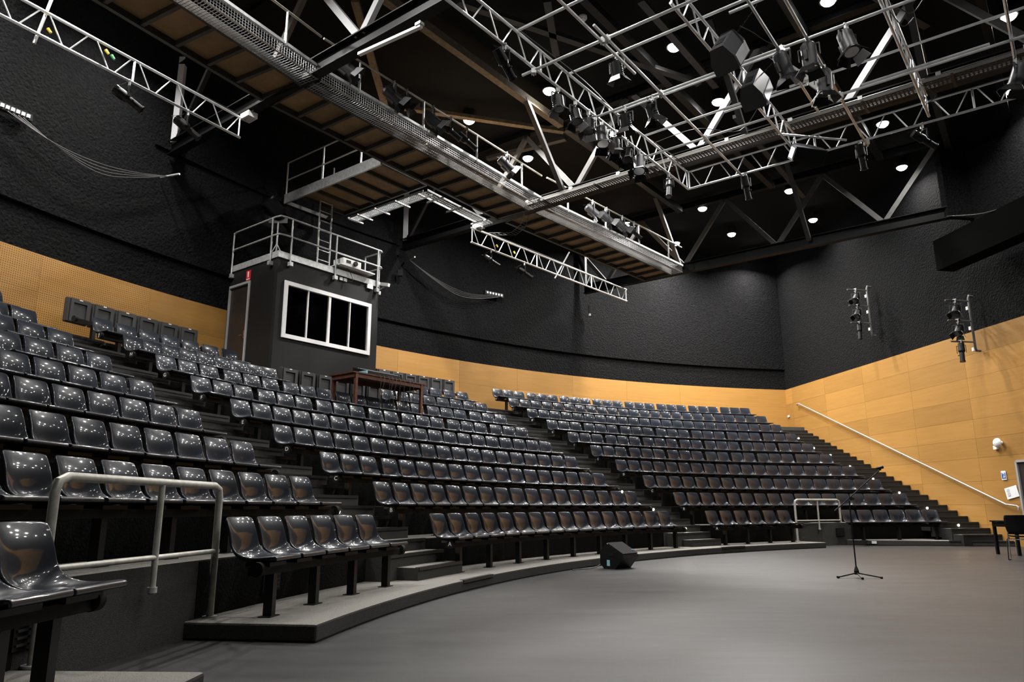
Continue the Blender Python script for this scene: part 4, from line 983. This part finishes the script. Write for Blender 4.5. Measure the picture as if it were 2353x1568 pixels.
# roof guard rail
gr = empty('guard_rail', UN(uB, nL, zR), 'galvanised two-bar guard rail around the booth roof', 'railing')
for h in (.58, 1.05):
    pts = [UN(-16.75, nL-.06, zR+h-.06), UN(-16.68, nL-.06, zR+h), UN(uB-.15, nL-.06, zR+h), UN(uB+.03, nL-.03, zR+h), UN(uB+.06, nL+.12, zR+h), UN(uB+.06, nR, zR+h), UN(uB+.0, nR+.08, zR+h), UN(uB-.7, nR+.08, zR+h)]
    build(MB().path(pts, .022, 8), 'bar', 'galvanised', gr, True)
for u_, n_ in ((-16.75, nL-.06), (uB-.25, nL-.06), (uB+.06, nL+.3), (uB+.06, 11.72), (uB+.06, nR-.12), (uB-.1, nR+.08), (uB-.7, nR+.08)):
    ps = rod('post', UN(u_, n_, zR-.18), UN(u_, n_, zR+1.05), .022, 'galvanised', gr)
    block('base_plate', UN(u_, n_, zR-.12), UD, ND, .1, .1, .1, 'galvanised', gr)
# projector on the front rail
e = empty('projector', UN(uB+.1, 12.3, zR+.42), 'white projector on a shelf at the booth guard rail', 'projector')
pz = zR+.28
slab('shelf', uB+.2, uB-.3, 11.78, 12.95, pz-.03, pz, 'white_plastic', e); slab('case', uB+.2, uB-.2, 11.85, 12.45, pz, pz+.17, 'white_plastic', e)
slab('vent', uB+.2, uB+.206, 11.95, 12.1, pz+.05, pz+.13, 'black_plastic', e); rod('lens', UN(uB+.18, 12.25, pz+.085), UN(uB+.24, 12.25, pz+.085), .065, 'black_plastic', e, 14); rod('shelf_post', UN(uB-.1, 12.6, pz), UN(uB-.1, 12.6, pz+.16), .03, 'white_plastic', e)
e = empty('wall_sockets', UN(uB+.02, 12.05, zR-.08), 'white twin sockets under the projector shelf', 'socket')
for i in range(2): slab('socket', uB, uB+.03, 11.9+.14*i, 12.0+.14*i, zR-.12, zR-.04, 'white_plastic', e)
cable([UN(uB+.04, 12.1, zR-.08), UN(uB+.12, 12.25, zR-.1), UN(uB+.1, 12.2, zR+.1), UN(uB+.02, 12.1, pz)], .008, 'cable', 'thin black lead looping down from the projector')
e = empty('security_camera', UN(uB+.15, nR+.05, zR), 'small pale camera on an arm at the booth roof corner', 'camera')
rod('arm', UN(uB+.0, nR-.05, zR-.12), UN(uB+.15, nR+.08, zR+.02), .02, 'pale_steel', e); beam('case', UN(uB+.05, nR+.05, zR+.1), UN(uB+.3, nR+.1, zR+.04), .09, .09, 'white_plastic', e); slab('box', uB, uB+.05, nR-.45, nR-.25, zR-.12, zR+.0, 'white_plastic', e)
# ladder from the booth roof to the platform
e = empty('roof_ladder', UN(-15.6, 11.95, zR), 'galvanised ladder climbing from the booth roof to the platform', 'ladder')
for n_ in (11.75, 12.15): rod('stile', UN(-15.6, n_, zR+.06), UN(-15.6, n_, z0+1.2), .024, 'galvanised', e)
for i in range(9): rod('rung', UN(-15.6, 11.75, zR+.3+.28*i), UN(-15.6, 12.15, zR+.3+.28*i), .013, 'galvanised', e)
# follow spot on a tripod
pf = UN(-16.0, 10.75, zR+.06); e = empty('follow_spot', pf, 'big black follow spot on a tripod behind the booth rail', 'stage light')
for a in (0, 2.1, 4.2): rod('tripod_leg', pf+Vector((0, 0, .75)), pf+Vector((math.cos(a)*.4, math.sin(a)*.4, 0)), .014, 'galvanised', e)
rod('pole', pf+Vector((0, 0, .3)), pf+Vector((0, 0, 1.35)), .024, 'galvanised', e)
a = pf+Vector((0, 0, 1.6)); d = (Vector((.5, .5, -.5))).normalized()
m_ = MB().tube(a-d*.45, a+d*.05, .22, 14, .2); m_.tube(a+d*.05, a+d*.5, .14, 14); centred(m_, 'body', 'black_steel', e, True); rod('front_ring', a+d*.48, a+d*.54, .17, 'black_plastic', e, 14)
beam('yoke', pf+Vector((0, 0, 1.32)), pf+Vector((0, 0, 1.5)), .5, .04, 'black_steel', e)

# ================================================================== sound desk table in the seats
tu0, tu1, tn0, tn1, tz = -13.32, -14.12, 11.28, 13.6, 4.2
e = empty('desk_table', UN(tu0, tn0, TZ(6)), 'tall reddish brown wooden table straddling the seat rows', 'table')
slab('table_top', tu0+.04, tu1-.04, tn0-.06, tn1+.06, tz-.03, tz, 'mahogany', e)
for u_ in (tu0, tu1): slab('apron', u_+.02, u_-.02, tn0, tn1, tz-.13, tz-.03, 'mahogany', e)
for n_ in (tn0, tn1): slab('apron', tu0, tu1, n_-.02, n_+.02, tz-.13, tz-.03, 'mahogany', e)
for u_, n_, zz_ in ((tu0, tn0+.05, TZ(6)), (tu0, tn1-.1, TZ(6)), (tu1, tn0+.05, TZ(7)), (tu1, tn1-.1, TZ(7))): slab('leg', u_-.035, u_+.035, n_-.035, n_+.035, zz_, tz-.03, 'mahogany', e)
c = empty('mixing_console', UN(-13.6, 12.3, tz), 'low grey mixing console with rows of knobs on the table', 'console')
m_ = MB(); pl = [UN(-13.4, 11.75, tz), UN(-13.4, 11.75, tz+.1), UN(-13.95, 11.75, tz+.24), UN(-13.95, 11.75, tz)]
m_.prism(pl, (0, 0, 0), ND*1.15); centred(m_, 'case', 'black_plastic', c)
m_ = MB()
for i in range(18):
    for k in range(5): m_.box(UN(-13.45-.095*k, 11.82+.06*i, tz+.118+.025*k), UD, ND, (0, 0, 1), .02, .02, .02)
t = centred(m_, 'knobs', 'pale_steel', c); t['kind'] = 'stuff'
slab('end_panel', -13.4, -13.9, 11.72, 11.75, tz, tz+.1, 'tag_cyan', c)
for i in range(9):
    n_ = 12.0+.14*i+random.uniform(-.04, .04); zz_ = random.uniform(2.9, 3.6)
    cable([UN(-13.45, n_, tz+.03), UN(-13.24, n_+.02, tz-.02), UN(-13.26, n_+random.uniform(-.05, .05), tz-.5), UN(-13.3, n_+random.uniform(-.1, .1), max(zz_, TZ(6)+.05))], .007, 'cable', f'thin black cable trailing off the console, {ORD[i+1]} from the left')

# ================================================================== conduits on the back wall
for (xa, ya, xb, yb), hook, tgt, lab in (((0, 243, 60, 268), (385, 405), None, 'upper left'), ((1118, 673, 1150, 680), (940, 597), None, 'centre')):
    pa, pb = Rp(xa, ya, 28.42), Rp(xb, yb, 28.42); d = (pb-pa).normalized(); nrm = (Vector((CX, CY, 0))-Vector((pa.x, pa.y, 0))).normalized()
    e = empty('outlet_strip', (pa+pb)/2, f'outlet strip with a row of white sockets on the {lab} black wall', 'outlet strip')
    beam('back_box', pa-d*.1, pb+d*.1, .1, .14, 'black_plastic', e)
    for i in range(6):
        c = pa.lerp(pb, i/5)+nrm*.06; block('socket', c, d, nrm, .06, .03, .07, 'white_plastic', e)
    q = Rp(*hook, 28.3)
    for i in range(4):
        a = pa.lerp(pb, .2+.2*i)+nrm*.07-Vector((0, 0, .08)); mid_ = a.lerp(q, .5)-Vector((0, 0, .35+.07*i))+nrm*.05
        cable([a, a.lerp(mid_, .5)-Vector((0, 0, .1)), mid_, mid_.lerp(q, .5)-Vector((0, 0, .06)), q], .008, 'cable_grey', None, 'cable', parent=e)
    o = rod('wall_bracket', q-nrm*.2, q+nrm*.35, .025, 'galvanised'); tag(o, f'stub pipe bracket on the {lab} black wall holding drooping cables', 'bracket')
p = Rp(920, 628, 28.35); o = block('wall_box', p, (1, 0, 0), (0, 1, 0), .14, .14, .2, 'black_plastic'); tag(o, 'small black box on the wall right of the booth', 'box')
p = Rp(1355, 712, 28.2); e = empty('wall_lamp', p, 'small dark fitting low on the far black wall beneath the truss', 'light'); block('case', p, (1, 0, 0), (0, 1, 0), .12, .12, .3, 'black_plastic', e); block('lamp_glass', p-Vector((0, 0, .2)), (1, 0, 0), (0, 1, 0), .08, .08, .1, 'lamp_pale', e)

# ================================================================== right wall fittings
hr = empty('wall_handrail', Wp(2313, 1162, .09), 'long pale handrail on brackets sloping down the timber wall', 'handrail')
pa, pb = Wp(1835, 928, .09), Wp(2312, 1160, .09); pe = Wp(2336, 1163, .09)
pts = [pa+WN*-.07-WD*.18-Vector((0, 0, .06)), pa-WD*.16, pa, pb, pe, pe+WD*.06-Vector((0, 0, .04)), pe+WD*.05-Vector((0, 0, .11))]
build(MB().path(pts, .024, 10), 'rail', 'wall_rail', hr, True)
for i in range(9):
    c = pa.lerp(pb, (i+.4)/9); rod('bracket', c-Vector((0, 0, .06)), c-WN*.08-Vector((0, 0, .08)), .01, 'chrome', hr); rod('bracket_stem', c-Vector((0, 0, .065)), c-Vector((0, 0, .01)), .008, 'chrome', hr)
p = Wp(2294, 1018, .1); e = empty('wall_speaker', p, 'round white wall speaker with a small box below it', 'speaker')
m_ = MB()
for i in range(6):
    a0, a1 = i/6*math.pi/2, (i+1)/6*math.pi/2; m_.tube(p+WN*(.02+.1*math.sin(a0)), p+WN*(.02+.1*math.sin(a1)), .13*math.cos(a0), 18, max(.005, .13*math.cos(a1)))
centred(m_, 'dome', 'white_plastic', e, True); rod('mount', p-WN*.1, p+WN*.02, .05, 'white_plastic', e, 12); pp = Wp(2288, 1029, .03); block('box', pp, WD, WN, .12, .06, .1, 'white_plastic', e)
def plate(x0, y0, x1, y1, mat, off=.012): pass
a, b_ = Wp(2299, 1083, .005), Wp(2314, 1103, .005); c = (a+b_)/2
e = empty('hearing_loop_sign', c, 'small blue and white hearing loop sign on the timber wall', 'sign')
block('board', c, WD, WN, .16, .008, .24, 'white_plastic', e); block('blue_field', c+WN*.006+Vector((0, 0, -.01)), WD, WN, .13, .004, .16, 'sign_blue', e)
m_ = MB(); pts = [c+WN*.012+WD*x_+Vector((0, 0, z_)) for x_, z_ in ((-.03, .02), (-.02, .05), (.015, .055), (.035, .03), (.03, 0), (.005, -.03), (.0, -.06))]
build(m_.path(pts, .009, 5), 'ear_mark', 'white_plastic', e); beam('slash', c+WN*.012+WD*.05+Vector((0, 0, -.02)), c+WN*.012+WD*.02+Vector((0, 0, -.07)), .006, .02, 'white_plastic', e)
p = Wp(2325, 1132, .006); wz = Vector((0, 0, 1)); ang = .2; ax, ay = WD*math.cos(ang)+wz*math.sin(ang), wz*math.cos(ang)-WD*math.sin(ang)
e = empty('notice_sheet', p, 'white printed sheet pinned askew on the timber wall beside the door', 'notice')
block('sheet', p, ax, WN, .42, .004, .3, 'paper', e, ay)
for i in range(7): block('text_line', p-ax*(.1)+ay*(.1-.03*i)+WN*.003, ax, WN, .12 if i % 3 else .09, .001, .007 if i < 6 else .014, 'grey_steel', e, ay)
dd = empty('door_2', Wp(2345, 1190, 0)*1.0, 'dark doorway in a pale frame at the right edge of the timber wall', 'door', kind='structure')
sd0 = 11.5
block('frame', WP(sd0, 1.1, .0), WD, WN, .06, .1, 2.24, 'door_frame', dd); block('frame', WP(sd0+1.0, 2.22, .0), WD, WN, 2.0, .1, .06, 'door_frame', dd); block('frame', WP(sd0+2.0, 1.1, .0), WD, WN, .06, .1, 2.24, 'door_frame', dd)
block('leaf', WP(sd0+.52, 1.09, -.02), WD, WN, .95, .05, 2.18, 'door_dark', dd); block('leaf', WP(sd0+1.49, 1.09, -.02), WD, WN, .95, .05, 2.18, 'door_dark', dd)
for (x, y), lab in (((2314, 1204), 'white socket plate low on the timber wall behind the chair'), ((1812, 957), 'tiny white socket plate in the far corner of the timber wall')):
    p = Wp(x, y, .012); e = empty('socket_plate', p, lab, 'socket'); block('plate', p, WD, WN, .13, .02, .08, 'white_plastic', e); block('rocker', p+WN*.012, WD, WN, .03, .006, .03, 'white_frame', e)
p = Rp(2012, 1247, 19.0); a = math.radians(TH(2012, 1247, 19.0)); tn = Vector((-math.sin(a), math.cos(a), 0)); nr = Vector((-math.cos(a), -math.sin(a), 0))
e = empty('floor_socket', Vector((p.x, p.y, .03)), 'white socket box beside a grey plug on the platform front', 'socket'); c = Zp(2012, 1248, .085); f_ = Vector((13.45-9.98, 20.42-21.36, 0)).normalized(); tn = -f_; nr = Vector((f_.y, -f_.x, 0)); nr = nr if nr.y < 0 else -nr; c = Vector((9.98, 21.36, .085))+f_*max(.1, (c-Vector((9.98, 21.36, .085))).dot(f_)); e.location = c-Vector((0, 0, .05))
block('white_box', c+nr*.03, tn, nr, .12, .05, .07, 'white_plastic', e); block('plug', c+nr*.03+tn*.13-Vector((0, 0, .02)), tn, nr, .1, .04, .06, 'lamp_grey', e)
# lamp booms on the right wall
def boom(xt, yt, xb, yb, arms, side):
    pt, pb_ = Wp(xt, yt, .18), Wp(xb, yb, .18); pb_ = Vector((pt.x, pt.y, pb_.z))
    e = empty('lamp_boom', pb_, f'vertical pipe boom with three arms on the black wall, {side}', 'pipe')
    build(MB().path([pt-WN*.15, pt+Vector((0, 0, .03))-WN*.03, pt-Vector((0, 0, .06)), pb_+Vector((0, 0, .06)), pb_-WN*.03, pb_-WN*.15], .035, 10), 'pole', 'grey_steel', e, True)
    for i, y in enumerate(arms):
        z = Wp(xt, y, .18).z; q0 = Vector((pt.x, pt.y, z)); q1 = q0+WN*.75; rod('arm', q0, q1, .024, 'grey_steel', e)
        q = q0.lerp(q1, .6)
        lamp('fresnel' if i < 2 else 'profile', q, Vector((-.4, -.3, -.7)) if i < 2 else Vector((-.1, -.1, -1)), f'small lamp on the {("top", "middle", "bottom")[i]} arm of the boom {side}', drop=.3)
        block('socket', q0-WD*.05-Vector((0, 0, .2)), WD, WN, .08, .1, .1, 'white_plastic', e)
boom(1991, 660, 2003, 772, (668, 706, 747), 'nearer the far corner')
boom(2224, 682, 2243, 806, (693, 741, 791), 'above the top of the timber')
# black bulkhead box and its wire, pier under the end of the far truss
a, b_ = Wp(2163, 556, .9), Wp(2440, 418, .9)
e = empty('masking_box', a, 'long black masking box hung near the wall at the right edge', 'masking')
d = (b_-a); d.z = 0; d.normalize(); L = (b_-a).length
block('box', a+d*(L/2)-Vector((0, 0, .45)), d, WN, L, .55, .9, 'black_velvet', e)  # depth and blackness also stand in for its shadow on the wall
for i in range(4): block('clip', a+d*(.6+1.2*i)+Vector((0, 0, .03)), d, WN, .05, .05, .06, 'grey_steel', e)
cable([Np(2175, 497, 23.5), Wp(2260, 490, 1.2), Wp(2345, 462, 1.0)], .01, 'grey_steel', 'thin pale wire from the far truss end to the black masking box')
pe_ = UN(-2.2, TRN[2], 0); ds = (pe_-WA).dot(WN); pw = pe_-WN*ds
mb = MB().box((pe_+pw)/2+Vector((0, 0, 10.55)), WD, WN, (0, 0, 1), .2, ds+.1, 2.6); build(mb, 'pier', 'acoustic_black', wall_right)

# ================================================================== handrails at the two gaps in row A
def gaprail(pA, pB, zt, zl, label, mids):
    e = empty('gap_handrail', pA, label, 'handrail'); d = (pB-pA).normalized(); z = Vector((0, 0, 1)); g = .14
    P = lambda s, h: pA.lerp(pB, s)+z*(h-pA.z)
    pts = [P(0, g), P(0, zt-.1), P(0, zt-.03)+d*.02, P(0, zt)+d*.1, P(1, zt)-d*.1, P(1, zt-.03)-d*.02, P(1, zt-.1), P(1, g)]
    build(MB().path(pts, .03, 12), 'hoop', 'rail_paint', e, True); rod('lower_rail', P(0, zl), P(1, zl), .02, 'rail_paint', e, 10)
    m_ = rod('middle_post', P(mids, .42), P(mids, zt), .024, 'rail_paint', e, 10); rod('post_collar', P(mids, .43), P(mids, .47), .036, 'rail_steel', e, 10)
    for s in (0, 1): rod('foot_plate', P(s, g), P(s, g+.012), .06, 'rail_steel', e, 14)
gaprail(PO(20.09, TH(74, 1532, 20.09), .14), PO(20.09, TH(483, 1403, 20.09), .14), 1.23, .68, 'scuffed white tubular handrail around the gap in the left foreground', .56)
gaprail(PO(20.02, 118.0, .14), Zp(1937, 1240, .14)+Vector((-.06, -.12, 0)), 1.25, .68, 'pale tubular handrail around the gap in row A at the right', .5)

# vents in the risers under row A
for i, (t, nm) in enumerate(((TH(632, 1330, 20.1), 'under the left block'), (TH(88, 1450, 20.1), 'behind the foreground seat leg'), (TH(1925, 1225, 20.1), 'beside the right handrail'))):
    p = PO(RF(1)-.012-DEL(1, t), t, .35); a = math.radians(t); tn = Vector((-math.sin(a), math.cos(a), 0)); nr = Vector((-math.cos(a), -math.sin(a), 0))
    e = empty('air_vent', p, f'small black slatted air vent in the riser {nm}', 'vent'); block('plate', p, tn, nr, .32, .02, .22, 'black_steel', e)
    for k in range(5): block('slat', p+nr*.014+Vector((0, 0, -.08+.04*k)), tn, nr, .28, .012, .014, 'lamp_grey', e)
p = PO(RF(1)-.03, TH(1533, 1245, 20.1), .28); a = math.atan2(p.y-CY, p.x-CX); tn = Vector((-math.sin(a), math.cos(a), 0)); nr = Vector((-math.cos(a), -math.sin(a), 0))
e = empty('access_plate', p, 'upright pale panel under the right end of centre row A', 'panel'); block('panel', p, tn, nr, .17, .03, .42, 'grey_steel', e); block('latch', p+nr*.02+Vector((0, 0, .1)), tn, nr, .03, .01, .03, 'chrome', e)

# ================================================================== things on the stage floor
# wedge monitor
pw = Vector((1.86, 13.62, 0)); e = empty('stage_monitor', pw, 'black wedge stage monitor loudspeaker on the floor by the platform', 'loudspeaker')
ax = Vector((.64, .77, 0)).normalized(); ay = Vector((-.77, .64, 0))    # ax along the width
def q(y_, z_): return ay*y_+Vector((0, 0, z_))
poly = [q(-.10, 0), q(-.27, .2), q(-.265, .24), q(.06, .43), q(.2, .3), q(.2, .08), q(.12, 0)]
m_ = MB().prism([pw+p_ for p_ in poly], ax*-.26, ax*.26); centred(m_, 'cabinet', 'black_plastic', e)
m_ = MB().prism([pw+p_ for p_ in (q(-.258, .252), q(.045, .43), q(.05, .443), q(-.265, .262))], ax*-.25, ax*.25); centred(m_, 'grille', 'grille', e)
block('handle', pw-ax*.262+q(-.03, .25), ay, (0, 0, 1), .13, .07, .006, 'black_matt', e, ax); block('side_label', pw-ax*.263+q(.03, .1), ay, (0, 0, 1), .06, .1, .004, 'tag_cyan', e, ax)
block('badge', pw+ax*.2+q(-.18, .315), ax, ay, .03, .05, .012, 'tag_cyan', e)
cable([pw+q(.18, .1)-ax*.2, pw+q(.25, .02)-ax*.35, pw+q(.3, .01)-ax*.6, pw+q(.35, .01)-ax*.9], .008, 'cable', 'thin black lead trailing from the stage monitor')
# microphone stand
pm = Vector((5.17, 11.6, 0)); e = empty('microphone_stand', pm, 'black microphone boom stand standing alone on the stage floor', 'microphone stand')
for (x, y) in ((1914, 1330), (2012, 1330), (1996, 1338)):
    d = Zp(x, y, 0)-pm; d.z = 0; d = d.normalized()*.33
    l = rod('leg', pm+Vector((0, 0, .07)), pm+d+Vector((0, 0, .018)), .011, 'black_steel', e); rod('foot', pm+d*.97+Vector((0, 0, .018)), pm+d*1.07+Vector((0, 0, .018)), .018, 'black_plastic', e)
m_ = MB().tube(pm+Vector((0, 0, .045)), pm+Vector((0, 0, .1)), .035, 12); m_.tube(pm+Vector((0, 0, .1)), pm+Vector((0, 0, .16)), .035, 12, .015); centred(m_, 'hub', 'black_plastic', e, True)
rod('pole', pm+Vector((0, 0, .1)), pm+Vector((0, 0, 1.13)), .0105, 'black_steel', e); rod('clutch', pm+Vector((0, 0, .78)), pm+Vector((0, 0, .84)), .017, 'black_plastic', e)
def hgt(x, y, dist):
    r_ = ray(x, y); return r_*(dist/math.hypot(r_.x, r_.y))+Vector((0, 0, EYE))
D0 = math.hypot(pm.x, pm.y); tail, tip, piv = hgt(1924, 1170, D0), hgt(2022, 1080, D0), hgt(1957, 1146, D0)
rod('swivel', piv-Vector((.02, .02, 0)), piv+Vector((.02, .02, .0)), .03, 'black_plastic', e, 12); rod('boom_arm', tail, tip, .008, 'black_steel', e); rod('knob', tail, tail+(tail-tip).normalized()*.05, .014, 'black_plastic', e)
m_ = MB().tube(tip-Vector((.05, 0, -.02)), tip+Vector((.05, 0, .04)), .016, 10, .024); m_.tube(tip-Vector((0, 0, .01)), tip+Vector((0, 0, .03)), .018, 10); centred(m_, 'microphone_clip', 'black_plastic', e)
# chair and small table at the right edge
pc = Vector((10.12, 15.2, 0)); fwd_ = Vector((.62, .78, 0)).normalized(); sx = Vector((-fwd_.y, fwd_.x, 0))
e = empty('stacking_chair', pc, 'black plastic stacking chair on a chrome sled frame at the right edge', 'chair')
C = lambda x_, y_, z_: pc+sx*x_+fwd_*y_+Vector((0, 0, z_))
def sheet(rows, th, name, mat):
    n_ = len(rows[0]); vs_ = [p for r_ in rows for p in r_]; fs_ = [(j*n_+i, j*n_+i+1, (j+1)*n_+i+1, (j+1)*n_+i) for j in range(len(rows)-1) for i in range(n_-1)]
    o = centred(MB().add(vs_, fs_), name, mat, e, True); s = o.modifiers.new('s', 'SOLIDIFY'); s.thickness = th; return o
rows = []
for z_, w_, y_ in ((.50, .19, -.20), (.56, .205, -.225), (.64, .22, -.24), (.72, .225, -.26), (.80, .225, -.285), (.86, .21, -.31), (.872, .19, -.315)):
    rows.append([C(w_*k, y_-.05*(1-abs(k))**1+.02, z_) for k in (-1, -.8, -.4, 0, .4, .8, 1)])
sheet(rows, .012, 'backrest', 'black_plastic')
rows = []
for y_, w_, z_ in ((-.2, .2, .46), (-.1, .215, .445), (.05, .225, .44), (.17, .22, .445), (.23, .205, .43)):
    rows.append([C(w_*k, y_, z_+.012*abs(k)**2) for k in (-1, -.7, -.3, 0, .3, .7, 1)])
sheet(rows, .014, 'seat', 'black_plastic')
for s in (-1, 1):
    m_ = MB().path([C(s*.19, -.22, .55), C(s*.2, -.2, .43), C(s*.225, -.16, .4), C(s*.24, -.24, .02), C(s*.24, -.2, .012), C(s*.24, .2, .012), C(s*.24, .22, .03), C(s*.225, .1, .4), C(s*.2, .0, .425)], .011, 8); centred(m_, 'sled_leg', 'chrome', e, True)
rod('cross_bar', C(-.22, .08, .4), C(.22, .08, .4), .009, 'chrome', e); rod('cross_bar', C(-.22, -.16, .4), C(.22, -.16, .4), .009, 'chrome', e)
pt = Vector((11.35, 16.95, 0)); e = empty('side_table', pt, 'low black table behind the chair at the right edge', 'table')
block('table_top', pt+Vector((0, 0, .72)), WD, WN, .7, 1.0, .03, 'black_plastic', e)
for a, b_ in ((-1, -1), (-1, 1), (1, -1), (1, 1)): beam('leg', pt+WD*(a*.3)+WN*(b_*.44), pt+WD*(a*.3)+WN*(b_*.44)+Vector((0, 0, .71)), .06, .05, 'black_plastic', e)
block('apron', pt+Vector((0, 0, .65)), WD, WN, .64, .94, .1, 'black_plastic', e)
